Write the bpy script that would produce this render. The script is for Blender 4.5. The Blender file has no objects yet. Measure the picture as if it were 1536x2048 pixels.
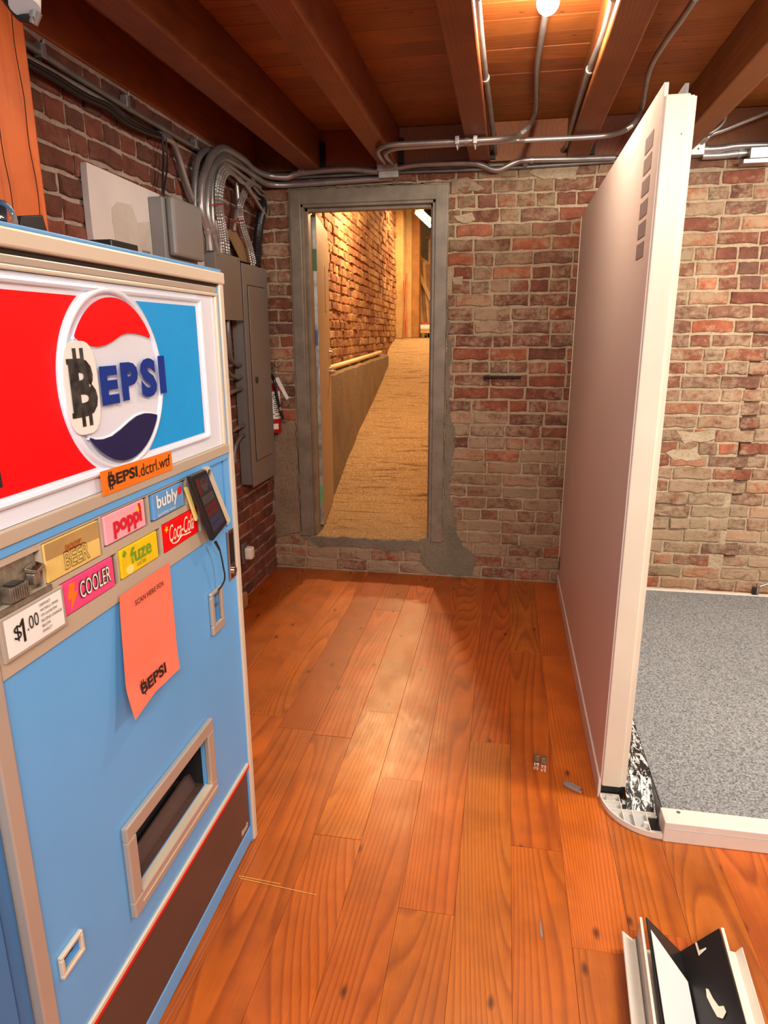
import bpy, bmesh, math, random
from mathutils import Vector, Matrix, Quaternion, noise

random.seed(7)
scene = bpy.context.scene
C = scene.collection
pi = math.pi

# ------------------------------------------------------------------ camera
F_PX = 1336.0
cam_d = bpy.data.cameras.new('camera')
cam = bpy.data.objects.new('camera', cam_d)
C.objects.link(cam)
scene.camera = cam
cam_d.sensor_fit = 'HORIZONTAL'
cam_d.sensor_width = 36.0
cam_d.lens = 36.0 * F_PX / 1536.0
cam_d.clip_start = 0.02
cam_d.clip_end = 60
CAM_Z = 1.54
pitch, yaw, roll = math.radians(14.88), math.radians(10.19), math.radians(-0.24)
fw = Vector((-math.sin(yaw) * math.cos(pitch), math.cos(yaw) * math.cos(pitch), -math.sin(pitch)))
rt = Vector((math.cos(yaw), math.sin(yaw), 0))
up = rt.cross(fw)
r2 = rt * math.cos(roll) + up * math.sin(roll)
u2 = -rt * math.sin(roll) + up * math.cos(roll)
m = Matrix((r2, u2, -fw)).transposed().to_4x4()
m.translation = Vector((0, 0, CAM_Z))
cam.matrix_world = m

# ------------------------------------------------------------------ world and exposure
w = bpy.data.worlds.new('world')
scene.world = w
w.use_nodes = True
w.node_tree.nodes['Background'].inputs[0].default_value = (0.9, 0.85, 0.8, 1)
w.node_tree.nodes['Background'].inputs[1].default_value = 0.24
scene.view_settings.view_transform = 'Standard'
scene.view_settings.look = 'None'
scene.view_settings.gamma = 1
scene.view_settings.use_curve_mapping = False
scene.view_settings.exposure = 0.37
scene.cycles.max_bounces = 7
scene.cycles.use_denoising = True
scene.cycles.sample_clamp_indirect = 6
scene.cycles.sample_clamp_direct = 0
scene.cycles.caustics_reflective = False
scene.cycles.caustics_refractive = False


# ------------------------------------------------------------------ room lights
def light(name, kind, loc, power, col, size=0.1, sizey=None, target=None, spread=None):
    d = bpy.data.lights.new(name, kind)
    d.energy = power
    d.color = col
    if kind == 'AREA':
        d.shape = 'RECTANGLE'
        d.size = size
        d.size_y = sizey or size
        if spread: d.spread = spread
    else:
        d.shadow_soft_size = size
    o = bpy.data.objects.new(name, d)
    C.objects.link(o)
    o.location = loc
    if target is not None:
        o.rotation_euler = (Vector(target) - Vector(loc)).to_track_quat('-Z', 'Y').to_euler()
    return o


BULB = (0.083, 2.512, 2.555)
light('bulb_light', 'POINT', (BULB[0], BULB[1], BULB[2] - 0.055), 31, (1.0, 0.82, 0.62), 0.03)
# area lights added for unseen shop lights behind and right of the camera
light('room_light_rear', 'AREA', (0.75, -0.55, 2.55), 62, (1.0, 0.90, 0.78), 1.2, 0.35, target=(0.3, 2.2, 0.6))
light('room_light_right', 'AREA', (1.75, 1.9, 2.44), 76, (1.0, 0.91, 0.77), 0.9, 0.4, target=(1.45, 3.7, 0.7))
light('fill_light_left', 'AREA', (0.1, -1.2, 2.5), 56, (1.0, 0.94, 0.88), 1.2, 0.6, target=(-0.6, 1.5, 0.8))  # added fill without a fixture, brightens the machine and post
# lamps of the ramp hall behind the door
HALL_COL = (1.0, 0.60, 0.27)
light('hall_lamp_near', 'POINT', (-1.02, 6.15, 2.74), 175, HALL_COL, 0.08)
light('hall_lamp_far', 'AREA', (-0.95, 9.6, 3.2), 75, HALL_COL, 1.0, 0.25, target=(-1.0, 9.7, 1.0))


# ------------------------------------------------------------------ material helpers
class NT:
    def __init__(s, name):
        s.m = bpy.data.materials.new(name)
        s.m.use_nodes = True
        s.t = s.m.node_tree
        s.b = s.t.nodes['Principled BSDF']

    def n(s, typ, **kw):
        nd = s.t.nodes.new(typ)
        for k, v in kw.items():
            if k.startswith('i_'):
                nd.inputs[k[2:].replace('_', ' ')].default_value = v
            else:
                setattr(nd, k, v)
        return nd

    def l(s, a, b):
        s.t.links.new(a, b)

    def pos(s, scale=(1, 1, 1), rnd=0.0, attr=None, obj=False):
        g = s.n('ShaderNodeTexCoord').outputs['Object'] if obj else s.n('ShaderNodeNewGeometry').outputs['Position']
        out = g
        if rnd:
            r = s.rand(attr)
            mu = s.math('MULTIPLY', r, rnd)
            cb = s.n('ShaderNodeCombineXYZ')
            for i in range(3): s.l(mu, cb.inputs[i])
            va = s.n('ShaderNodeVectorMath', operation='ADD')
            s.l(g, va.inputs[0]); s.l(cb.outputs[0], va.inputs[1])
            out = va.outputs[0]
        mp = s.n('ShaderNodeMapping')
        mp.inputs['Scale'].default_value = scale
        s.l(out, mp.inputs['Vector'])
        return mp.outputs[0]

    def rand(s, attr=None):
        if attr:
            a = s.n('ShaderNodeAttribute', attribute_name=attr)
            return a.outputs['Fac']
        return s.n('ShaderNodeObjectInfo').outputs['Random']

    def noise(s, vec, scale, detail=3, rough=0.6, dist=0.0):
        nd = s.n('ShaderNodeTexNoise')
        nd.inputs['Scale'].default_value = scale
        nd.inputs['Detail'].default_value = detail
        nd.inputs['Roughness'].default_value = rough
        nd.inputs['Distortion'].default_value = dist
        if vec is not None: s.l(vec, nd.inputs['Vector'])
        return nd.outputs[0]

    def math(s, op, a, b=None, clamp=False):
        nd = s.n('ShaderNodeMath', operation=op)
        nd.use_clamp = clamp
        for i, v in enumerate((a, b)):
            if v is None: continue
            if isinstance(v, (int, float)): nd.inputs[i].default_value = v
            else: s.l(v, nd.inputs[i])
        return nd.outputs[0]

    def ramp(s, fac, stops, interp='LINEAR'):
        nd = s.n('ShaderNodeValToRGB')
        cr = nd.color_ramp
        cr.interpolation = interp
        while len(cr.elements) < len(stops): cr.elements.new(0.5)
        for e, (p, c) in zip(cr.elements, stops):
            e.position = p
            e.color = (c, c, c, 1) if isinstance(c, (int, float)) else (*c, 1)
        s.l(fac, nd.inputs[0])
        return nd.outputs[0]

    def mix(s, fac, a, b, mode='MIX'):
        nd = s.n('ShaderNodeMix', data_type='RGBA', blend_type=mode)
        for i, v in ((0, fac), (6, a), (7, b)):
            if isinstance(v, (int, float)): nd.inputs[i].default_value = v
            elif isinstance(v, tuple): nd.inputs[i].default_value = (*v, 1)
            else: s.l(v, nd.inputs[i])
        return nd.outputs[2]

    def col(s, c):
        if isinstance(c, tuple): s.b.inputs['Base Color'].default_value = (*c, 1)
        else: s.l(c, s.b.inputs['Base Color'])

    def rough(s, r):
        if isinstance(r, (int, float)): s.b.inputs['Roughness'].default_value = r
        else: s.l(r, s.b.inputs['Roughness'])

    def bump(s, h, strength=0.3, dist=0.01):
        b = s.n('ShaderNodeBump')
        b.inputs['Strength'].default_value = strength
        b.inputs['Distance'].default_value = dist
        s.l(h, b.inputs['Height'])
        s.l(b.outputs[0], s.b.inputs['Normal'])


def plain(name, c, rough=0.5, metal=0.0, var=0.06, scale=8.0, bump=0.0, coat=0.0):
    t = NT(name)
    v = t.noise(t.pos(), scale, 4, 0.6)
    lo = tuple(x * (1 - var * 2.2) for x in c)
    hi = tuple(min(1, x * (1 + var)) for x in c)
    t.col(t.mix(t.ramp(v, [(0.3, 0.0), (0.7, 1.0)]), lo, hi))
    rr = t.ramp(v, [(0.3, max(0.02, rough - 0.02)), (0.7, min(1, rough + 0.02))])
    t.rough(rr)
    t.b.inputs['Metallic'].default_value = metal
    if coat: t.b.inputs['Coat Weight'].default_value = coat
    if bump: t.bump(t.noise(t.pos(), scale * 12, 3), bump, 0.003)
    return t.m


def emit(name, c, strength):
    t = NT(name)
    t.b.inputs['Emission Color'].default_value = (*c, 1)
    t.b.inputs['Emission Strength'].default_value = strength
    t.col((0.8, 0.8, 0.8))
    return t.m


def brick_mat(name, attr=None, white=0.5, dark=0.0, warm=False, axis=0):
    t = NT(name)
    r = t.rand(attr)
    if warm:
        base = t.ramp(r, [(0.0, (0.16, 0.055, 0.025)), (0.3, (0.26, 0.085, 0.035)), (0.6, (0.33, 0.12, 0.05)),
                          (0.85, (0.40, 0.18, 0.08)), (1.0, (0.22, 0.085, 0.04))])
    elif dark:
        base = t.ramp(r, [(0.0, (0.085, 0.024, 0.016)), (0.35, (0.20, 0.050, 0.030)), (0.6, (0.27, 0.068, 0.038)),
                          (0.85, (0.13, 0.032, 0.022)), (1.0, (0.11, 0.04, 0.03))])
    else:
        base = t.ramp(r, [(0.0, (0.15, 0.055, 0.036)), (0.15, (0.27, 0.070, 0.036)), (0.32, (0.19, 0.07, 0.045)),
                          (0.45, (0.33, 0.085, 0.04)), (0.58, (0.24, 0.10, 0.06)), (0.7, (0.17, 0.085, 0.06)), (0.8, (0.36, 0.16, 0.09)),
                          (0.92, (0.56, 0.13, 0.045)), (1.0, (0.25, 0.13, 0.085))])
    p = t.pos()
    pr = t.pos(rnd=7.0, attr=attr)
    n1 = t.noise(pr, 14, 4, 0.65)
    base = t.mix(t.ramp(n1, [(0.3, 0.0), (0.7, 1.0)]), t.mix(0.55, base, (0.05, 0.02, 0.015)), t.mix(0.15, base, (0.55, 0.25, 0.15)))
    # lime bloom: broad patches broken up by fine speckle and by brick
    big = t.noise(p, 1.6, 3, 0.6)
    fine = t.noise(p, 38, 5, 0.75)
    mid = t.noise(t.pos(scale=(1, 1, 1.6)), 9, 4, 0.7, 0.5)
    per = t.math('MULTIPLY', t.math('SUBTRACT', t.math('FRACT', t.math('MULTIPLY', r, 37.7)), 0.5), 0.14)
    if not dark and not warm:
        # rising damp: the bloom is thicker on the lower courses
        sx = t.n('ShaderNodeSeparateXYZ'); t.l(p, sx.inputs[0])
        damp = t.ramp(t.math('ADD', t.math('MULTIPLY', sx.outputs['Z'], 0.4), t.math('MULTIPLY', t.math('SUBTRACT', big, 0.5), 0.5)), [(0.25, 0.075), (0.68, 0.0)])
        per = t.math('ADD', per, damp)
    s = t.math('ADD', t.math('ADD', t.math('MULTIPLY', big, 0.45), t.math('ADD', t.math('MULTIPLY', fine, 0.42), t.math('MULTIPLY', mid, 0.42))), per)
    msk = t.ramp(s, [(0.72 - 0.2 * white, 0.0), (0.86 - 0.2 * white, 0.85)])
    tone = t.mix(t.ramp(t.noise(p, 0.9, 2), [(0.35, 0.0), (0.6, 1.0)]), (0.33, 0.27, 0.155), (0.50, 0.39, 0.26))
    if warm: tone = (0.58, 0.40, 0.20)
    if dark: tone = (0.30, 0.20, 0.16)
    c = t.mix(t.math('MULTIPLY', msk, 0.85 if not dark else 0.4), base, tone)
    # soot specks
    c = t.mix(t.ramp(t.noise(p, 22, 5, 0.8), [(0.62, 0.0), (0.75, 0.6)]), c, (0.04, 0.025, 0.02))
    t.col(c)
    t.rough(0.9)
    h = t.math('ADD', t.math('MULTIPLY', t.noise(p, 30, 5, 0.7), 1.0), t.math('MULTIPLY', t.noise(p, 120, 3), 0.3))
    t.bump(h, 0.75 if not warm else 0.9, 0.012 if not warm else 0.022)
    return t.m


def mortar_mat(name, c1, c2, scale=10):
    t = NT(name)
    p = t.pos()
    n1 = t.noise(p, scale, 6, 0.7)
    n2 = t.noise(p, 60, 4, 0.7)
    c = t.mix(t.ramp(n1, [(0.35, 0.0), (0.65, 1.0)]), c1, c2)
    c = t.mix(t.ramp(n2, [(0.3, 0.5), (0.5, 0.0)]), c, tuple(x * 0.35 for x in c1))
    t.col(c)
    t.rough(0.95)
    t.bump(t.math('ADD', n1, n2), 0.8, 0.012)
    return t.m


def wood_mat(name, light_c, dark_c, along='y', grain=26, rough=0.35, knots=True, var=0.35, contrast=1.0, coat=0.0, rnd=9.0, knot_scale=3.2, scuff=False, hue=0.02, flame=0.25):
    """Softwood: growth lines stretched along the board, knots, board-to-board tone."""
    t = NT(name)
    st = {'x': (0.10, 1, 1), 'y': (1, 0.10, 1), 'z': (1, 1, 0.10)}[along]
    v = t.pos(scale=st, rnd=rnd)
    wv = t.n('ShaderNodeTexWave', wave_type='BANDS', bands_direction={'x': 'Y', 'y': 'X', 'z': 'X'}[along], wave_profile='SAW')
    wv.inputs['Scale'].default_value = grain
    wv.inputs['Distortion'].default_value = 9.0 if flame < 0.5 else 3.0
    wv.inputs['Detail'].default_value = 1.5
    wv.inputs['Detail Scale'].default_value = 0.35
    wv.inputs['Detail Roughness'].default_value = 0.45
    # slow drift of the rings over the board, what makes the flame figure
    low = t.noise(v, 3.2 if flame > 0.5 else 5.0, 1, 0.4)
    vv = t.n('ShaderNodeVectorMath', operation='ADD')
    cb = t.n('ShaderNodeCombineXYZ')
    k = t.math('MULTIPLY', low, flame)
    for i in range(3): t.l(k, cb.inputs[i])
    t.l(v, vv.inputs[0]); t.l(cb.outputs[0], vv.inputs[1])
    t.l(vv.outputs[0], wv.inputs['Vector'])
    fib = t.noise(t.pos(scale={'x': (0.03, 1, 1), 'y': (1, 0.03, 1), 'z': (1, 1, 0.03)}[along], rnd=rnd), 240, 3, 0.7)
    g = t.ramp(wv.outputs['Fac'], [(0.0, 0.0), (0.55, 0.25 * contrast), (0.85, 0.75 * contrast), (1.0, 0.15)])
    g = t.math('ADD', t.math('MULTIPLY', g, 0.8), t.math('MULTIPLY', t.ramp(fib, [(0.35, 0.0), (0.75, 0.6)]), 0.45), clamp=True)
    c = t.mix(g, light_c, dark_c)
    # board tone
    r = t.rand()
    tone = t.ramp(r, [(0.0, 1 - var), (0.5, 0.9), (1.0, 1.12)])
    hs = t.n('ShaderNodeHueSaturation')
    t.l(tone, hs.inputs['Value']); t.l(c, hs.inputs['Color'])
    hs.inputs['Hue'].default_value = 0.5
    t.l(t.math('ADD', 0.5 - hue / 2, t.math('MULTIPLY', t.math('FRACT', t.math('MULTIPLY', r, 13.3)), hue)), hs.inputs['Hue'])
    c = hs.outputs[0]
    blot = t.noise(t.pos(rnd=rnd), 5, 3, 0.6)
    c = t.mix(t.ramp(blot, [(0.35, 0.28), (0.6, 0.0)]), c, tuple(x * 0.35 for x in dark_c))
    if knots:
        ks = {'x': (0.45, 1, 1), 'y': (1, 0.45, 1), 'z': (1, 1, 0.45)}[along]
        vo = t.n('ShaderNodeTexVoronoi')
        vo.inputs['Scale'].default_value = knot_scale
        if along in 'xy' and knot_scale != 3.2: vo.voronoi_dimensions = '2D'
        t.l(t.pos(scale=ks, rnd=rnd * 0.37), vo.inputs['Vector'])
        kn = t.math('ADD', vo.outputs['Distance'], t.math('MULTIPLY', t.noise(t.pos(), 30, 2), 0.02))
        c = t.mix(t.ramp(kn, [(0.02, 0.85), (0.052, 0.0)]), c, tuple(x * 0.18 for x in dark_c))
    if scuff:
        sc = t.noise(t.pos(scale=(1, 0.35, 1)), 26, 5, 0.75)
        c = t.mix(t.ramp(sc, [(0.66, 0.0), (0.74, 0.28)]), c, (0.62, 0.30, 0.10))
        ro = t.ramp(t.noise(t.pos(scale=(1, 0.5, 1)), 9, 5, 0.7), [(0.3, rough - 0.05), (0.7, rough + 0.14)])
        t.rough(ro)
    else:
        t.rough(rough)
    t.col(c)
    if coat:
        t.b.inputs['Coat Weight'].default_value = coat
        t.b.inputs['Coat Roughness'].default_value = 0.28
    t.bump(t.math('ADD', t.math('MULTIPLY', g, -0.5), t.math('MULTIPLY', blot, 0.6)), 0.12, 0.004)
    return t.m


M = {}
M['brick_red'] = brick_mat('brick_main', white=0.45)
M['brick_red_a'] = brick_mat('brick_main_mass', attr='rnd', white=0.45)
M['brick_bright'] = brick_mat('brick_right', white=0.5)
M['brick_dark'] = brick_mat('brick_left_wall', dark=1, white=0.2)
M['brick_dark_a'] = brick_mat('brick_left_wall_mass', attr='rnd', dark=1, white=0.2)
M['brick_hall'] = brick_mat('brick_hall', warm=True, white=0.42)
M['brick_hall_a'] = brick_mat('brick_hall_mass', attr='rnd', warm=True, white=0.42)
M['mortar'] = mortar_mat('mortar_cream', (0.54, 0.43, 0.30), (0.40, 0.31, 0.20))
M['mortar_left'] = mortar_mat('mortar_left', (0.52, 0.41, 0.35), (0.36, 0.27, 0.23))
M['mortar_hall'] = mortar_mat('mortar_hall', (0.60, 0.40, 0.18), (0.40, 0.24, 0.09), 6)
M['cement'] = mortar_mat('cement_render', (0.27, 0.235, 0.17), (0.19, 0.17, 0.125), 5)
M['cement_light'] = mortar_mat('cement_render_light', (0.36, 0.27, 0.18), (0.26, 0.18, 0.12), 5)
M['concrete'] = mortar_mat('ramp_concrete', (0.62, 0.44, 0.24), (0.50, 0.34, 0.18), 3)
M['concrete_wall'] = mortar_mat('dwarf_wall_concrete', (0.26, 0.19, 0.12), (0.18, 0.135, 0.09), 2.5)
M['floor'] = wood_mat('fir_floor', (0.64, 0.152, 0.011), (0.27, 0.043, 0.004), 'y', 13, 0.36, True, 0.17, 1.0, 0.2, scuff=True, knot_scale=3.6, hue=0.011, flame=1.0)
M['beam'] = wood_mat('fir_beam', (0.31, 0.085, 0.022), (0.17, 0.044, 0.012), 'y', 16, 0.55, True, 0.15, 0.8, rnd=5)
M['ceiling'] = wood_mat('fir_ceiling', (0.52, 0.185, 0.036), (0.29, 0.088, 0.016), 'x', 14, 0.5, True, 0.20, 0.8, rnd=6, knot_scale=6.5)
M['post'] = wood_mat('fir_post', (0.92, 0.26, 0.045), (0.66, 0.14, 0.02), 'z', 14, 0.5, True, 0.05, 0.8, rnd=2)
M['gap'] = plain('dark_gap', (0.02, 0.008, 0.003), 0.9)
M['black'] = plain('black_plastic', (0.014, 0.014, 0.016), 0.35)
M['black_matte'] = plain('black_matte', (0.012, 0.011, 0.011), 0.75)
M['hanger'] = plain('black_steel_hanger', (0.02, 0.014, 0.012), 0.5, 0.6)
M['steel'] = plain('galvanised_tube', (0.46, 0.45, 0.45), 0.36, 0.72, 0.08, 12)
M['steel_dk'] = plain('dull_tube', (0.26, 0.25, 0.25), 0.42, 0.6, 0.12, 10)
M['armour'] = plain('armoured_cable', (0.44, 0.42, 0.41), 0.38, 0.7, 0.1, 20)
M['box_steel'] = plain('galvanised_box', (0.60, 0.59, 0.56), 0.42, 0.85, 0.15, 16)
M['grey_paint'] = plain('grey_enamel', (0.20, 0.19, 0.18), 0.38, 0.0, 0.05, 4)
M['grey_paint2'] = plain('grey_enamel_pale', (0.25, 0.245, 0.245), 0.40, 0.0, 0.05, 4)
M['slat'] = plain('brown_board', (0.27, 0.16, 0.08), 0.7)
M['ply'] = plain('white_wallboard', (0.72, 0.67, 0.66), 0.75, 0, 0.05, 3)
M['skim'] = plain('skim_patch', (0.60, 0.55, 0.50), 0.8, 0, 0.08, 6)
M['wood_block'] = plain('baseboard_pine', (0.50, 0.24, 0.10), 0.6)
M['booth'] = plain('booth_skin', (0.80, 0.70, 0.66), 0.42, 0, 0.02, 2)
M['booth_white'] = plain('white_enamel', (0.78, 0.72, 0.59), 0.34, 0, 0.03, 5)
M['pad'] = plain('grey_adhesive', (0.26, 0.20, 0.19), 0.8)
M['booth_grey'] = plain('booth_channel_grey', (0.16, 0.15, 0.15), 0.45, 0.3)
M['alu_white'] = plain('white_alu', (0.80, 0.75, 0.67), 0.35, 0, 0.03, 8)
M['cell'] = plain('profile_inside', (0.50, 0.50, 0.52), 0.5, 0, 0.04, 8)
M['paper'] = plain('white_sheet', (0.88, 0.88, 0.90), 0.5, 0, 0.02)
M['mblue'] = plain('machine_blue', (0.13, 0.42, 0.85), 0.36, 0, 0.02, 2.5, coat=0.1)
M['mblue_dk'] = plain('machine_blue_dark', (0.05, 0.20, 0.47), 0.35, 0, 0.05, 3)  # darker blue of the cabinet body and side stile
M['trim'] = plain('machine_trim', (0.56, 0.48, 0.41), 0.36, 0.4, 0.03, 3)
M['trim_pale'] = plain('machine_trim_pale', (0.80, 0.70, 0.56), 0.38, 0.25, 0.03, 3)
M['sill'] = plain('machine_strip', (0.56, 0.46, 0.35), 0.45, 0.15, 0.03, 3)
M['brown'] = plain('kick_brown', (0.10, 0.052, 0.042), 0.42, 0, 0.10, 1.5)
M['red'] = plain('print_red', (0.86, 0.003, 0.006), 0.40, 0, 0.02)
M['red'].node_tree.nodes['Principled BSDF'].inputs['Specular IOR Level'].default_value = 0.2
M['pblue'] = plain('print_blue', (0.0, 0.38, 0.95), 0.25, 0, 0.02, coat=0.4)
M['navy'] = plain('print_navy', (0.006, 0.012, 0.085), 0.25, 0, 0.05, coat=0.4)
M['blueletter'] = plain('letter_blue', (0.0, 0.035, 0.30), 0.3, 0, 0.04)
M['signwhite'] = plain('sign_white', (0.80, 0.85, 0.97), 0.22, 0, 0.02, 3, coat=0.4)
M['stickerw'] = plain('sticker_white', (0.90, 0.88, 0.84), 0.45, 0, 0.03)
M['ink'] = plain('ink_black', (0.018, 0.014, 0.014), 0.5, 0, 0.3, 30)
M['ink_grey'] = plain('ink_worn', (0.045, 0.042, 0.04), 0.5, 0, 0.5, 60)
M['orange'] = plain('orange_label', (0.95, 0.20, 0.008), 0.45, 0, 0.03)
M['coral'] = plain('coral_paper', (0.98, 0.20, 0.12), 0.6, 0, 0.02)
M['beer'] = plain('beer_label', (0.85, 0.60, 0.18), 0.35, 0, 0.06, 12)
M['beer_dk'] = plain('beer_label_dark', (0.50, 0.31, 0.11), 0.4, 0, 0.08, 12)
M['beer_ink'] = plain('beer_ink', (0.50, 0.12, 0.01), 0.5)
M['pink'] = plain('pink_label', (0.90, 0.42, 0.50), 0.35, 0, 0.04)
M['pinkred'] = plain('pink_ink', (0.72, 0.01, 0.03), 0.4)
M['magenta'] = plain('magenta_label', (0.88, 0.07, 0.24), 0.35, 0, 0.04)
M['yellow'] = plain('yellow_label', (0.93, 0.62, 0.01), 0.35, 0, 0.05, 20)
M['yellow2'] = plain('yellow_pale', (0.95, 0.80, 0.25), 0.4)
M['green'] = plain('green_ink', (0.16, 0.36, 0.02), 0.5)
M['sky'] = plain('skyblue_label', (0.13, 0.36, 0.72), 0.35, 0, 0.04)
M['cream'] = plain('cream_ink', (0.92, 0.86, 0.70), 0.5)
M['chrome'] = plain('chrome', (0.75, 0.72, 0.68), 0.16, 1.0, 0.05)
M['castmetal'] = plain('cast_metal', (0.42, 0.37, 0.30), 0.38, 0.8, 0.25, 40, bump=0.3)
M['phone_scr'] = plain('phone_screen', (0.030, 0.028, 0.034), 0.12)
M['scr_red'] = plain('screen_red', (0.10, 0.022, 0.022), 0.2)
M['scr_blue'] = plain('screen_blue', (0.035, 0.04, 0.085), 0.2)
M['scr_grey'] = plain('screen_grey', (0.065, 0.062, 0.066), 0.2)
M['ext_red'] = plain('extinguisher_red', (0.42, 0.006, 0.012), 0.28, 0, 0.05, coat=0.4)
M['door_paint'] = plain('door_brown', (0.34, 0.24, 0.16), 0.5, 0, 0.05, 3)
M['door_edge'] = plain('door_edge_metal', (0.42, 0.40, 0.36), 0.45, 0.5, 0.25, 14)
M['frame'] = plain('door_frame_grey', (0.25, 0.21, 0.165), 0.42, 0.1, 0.14, 9)
M['tape_green'] = plain('green_tape', (0.17, 0.42, 0.17), 0.6)
M['tape_green_dk'] = plain('green_tape_dull', (0.06, 0.16, 0.07), 0.6)
M['tag_blue'] = plain('blue_sticker', (0.08, 0.12, 0.36), 0.5, 0, 0.3, 60)
M['pipe_yellow'] = plain('cream_pipe', (0.72, 0.55, 0.32), 0.45)
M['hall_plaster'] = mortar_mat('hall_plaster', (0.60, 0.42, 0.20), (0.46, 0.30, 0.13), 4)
M['hall_timber'] = plain('hall_timber', (0.36, 0.17, 0.055), 0.7, 0, 0.15, 6)
M['hall_pine'] = plain('hall_pine', (0.62, 0.38, 0.15), 0.6, 0, 0.12, 6)
M['copper'] = plain('copper_rod', (0.45, 0.16, 0.08), 0.4, 0.3)
M['cart_red'] = plain('cart_red', (0.55, 0.03, 0.02), 0.5)
M['red_tie'] = plain('red_tie', (0.35, 0.02, 0.03), 0.5)
M['bulb_glow'] = emit('bulb_glow', (1.0, 0.72, 0.38), 30)
M['tube_glow'] = emit('tube_glow', (1.0, 0.80, 0.45), 14)
M['room_white'] = plain('room_white', (0.60, 0.55, 0.50), 0.8)


def carpet():
    t = NT('grey_carpet')
    p = t.pos()
    a = t.noise(p, 150, 3, 0.7)
    b = t.noise(p, 3, 2)
    c = t.mix(t.ramp(a, [(0.36, 0.0), (0.62, 1.0)]), (0.085, 0.10, 0.115), (0.43, 0.44, 0.44))
    c = t.mix(t.ramp(b, [(0.3, 0.15), (0.7, 0.0)]), c, (0.1, 0.1, 0.11))
    t.col(c); t.rough(0.95)
    t.bump(a, 0.8, 0.006)
    return t.m


def glue_black():
    """Black adhesive film with smeared white paint and ring marks."""
    t = NT('black_film_marked')
    p = t.pos()
    a = t.noise(t.pos(scale=(3.0, 1, 1)), 16, 5, 0.75, 1.2)
    b = t.noise(p, 120, 3, 0.7)
    vo = t.n('ShaderNodeTexVoronoi')
    vo.inputs['Scale'].default_value = 26
    t.l(p, vo.inputs['Vector'])
    ring = t.ramp(vo.outputs['Distance'], [(0.20, 0.0), (0.24, 1.0), (0.30, 1.0), (0.34, 0.0)])
    k = t.math('ADD', t.ramp(a, [(0.53, 0.0), (0.56, 1.0)]), t.ramp(b, [(0.64, 0.0), (0.68, 0.8)]), clamp=True)
    k = t.math('MAXIMUM', k, t.math('MULTIPLY', ring, 0.55))
    t.col(t.mix(k, (0.014, 0.014, 0.016), (0.82, 0.82, 0.80)))
    t.rough(0.45)
    return t.m


def ramp_mat():
    """Coarse screeded concrete: cross ridges toward the low end, sandy grit all over."""
    t = NT('ramp_surface')
    p = t.pos()
    grit = t.noise(p, 70, 4, 0.75)
    rid = t.noise(t.pos(scale=(0.12, 1, 1)), 20, 4, 0.7, 0.4)
    big = t.noise(p, 2.5, 3)
    c = t.mix(t.ramp(grit, [(0.35, 0.0), (0.65, 1.0)]), (0.20, 0.125, 0.06), (0.58, 0.41, 0.22))
    c = t.mix(t.ramp(rid, [(0.36, 0.8), (0.46, 0.0)]), c, (0.13, 0.07, 0.03))
    c = t.mix(t.ramp(big, [(0.3, 0.3), (0.6, 0.0)]), c, (0.35, 0.24, 0.12))
    t.col(c); t.rough(0.9)
    t.bump(t.math('ADD', t.math('MULTIPLY', rid, 1.6), t.math('MULTIPLY', grit, 0.5)), 0.9, 0.02)
    return t.m


def glass_mat():
    t = NT('clear_glass')
    t.b.inputs['Transmission Weight'].default_value = 1.0
    t.b.inputs['Roughness'].default_value = 0.05
    t.b.inputs['IOR'].default_value = 1.4
    t.col((0.92, 0.94, 0.95))
    return t.m


def clear_plastic():
    t = NT('clear_plastic')
    t.b.inputs['Transmission Weight'].default_value = 0.75
    t.b.inputs['Roughness'].default_value = 0.18
    t.col((0.85, 0.80, 0.76))
    return t.m


M['carpet'] = carpet()
M['glue'] = glue_black()
M['ramp'] = ramp_mat()
M['glass'] = glass_mat()
M['clearplastic'] = clear_plastic()

# ------------------------------------------------------------------ object helpers
ORG = {}


def org_of(parent):
    return ORG.get(parent.name, Vector((0, 0, 0))) if parent else Vector((0, 0, 0))


def tag(o, label=None, cat=None, group=None, kind=None):
    if label: o['label'] = label
    if cat: o['category'] = cat
    if group: o['group'] = group
    if kind: o['kind'] = kind
    return o


def thing(name, loc, label=None, cat=None, group=None, kind=None):
    o = bpy.data.objects.new(name, None)
    o.empty_display_size = 0.05
    C.objects.link(o)
    o.location = loc
    ORG[o.name] = Vector(loc)
    return tag(o, label, cat, group, kind)


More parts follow.
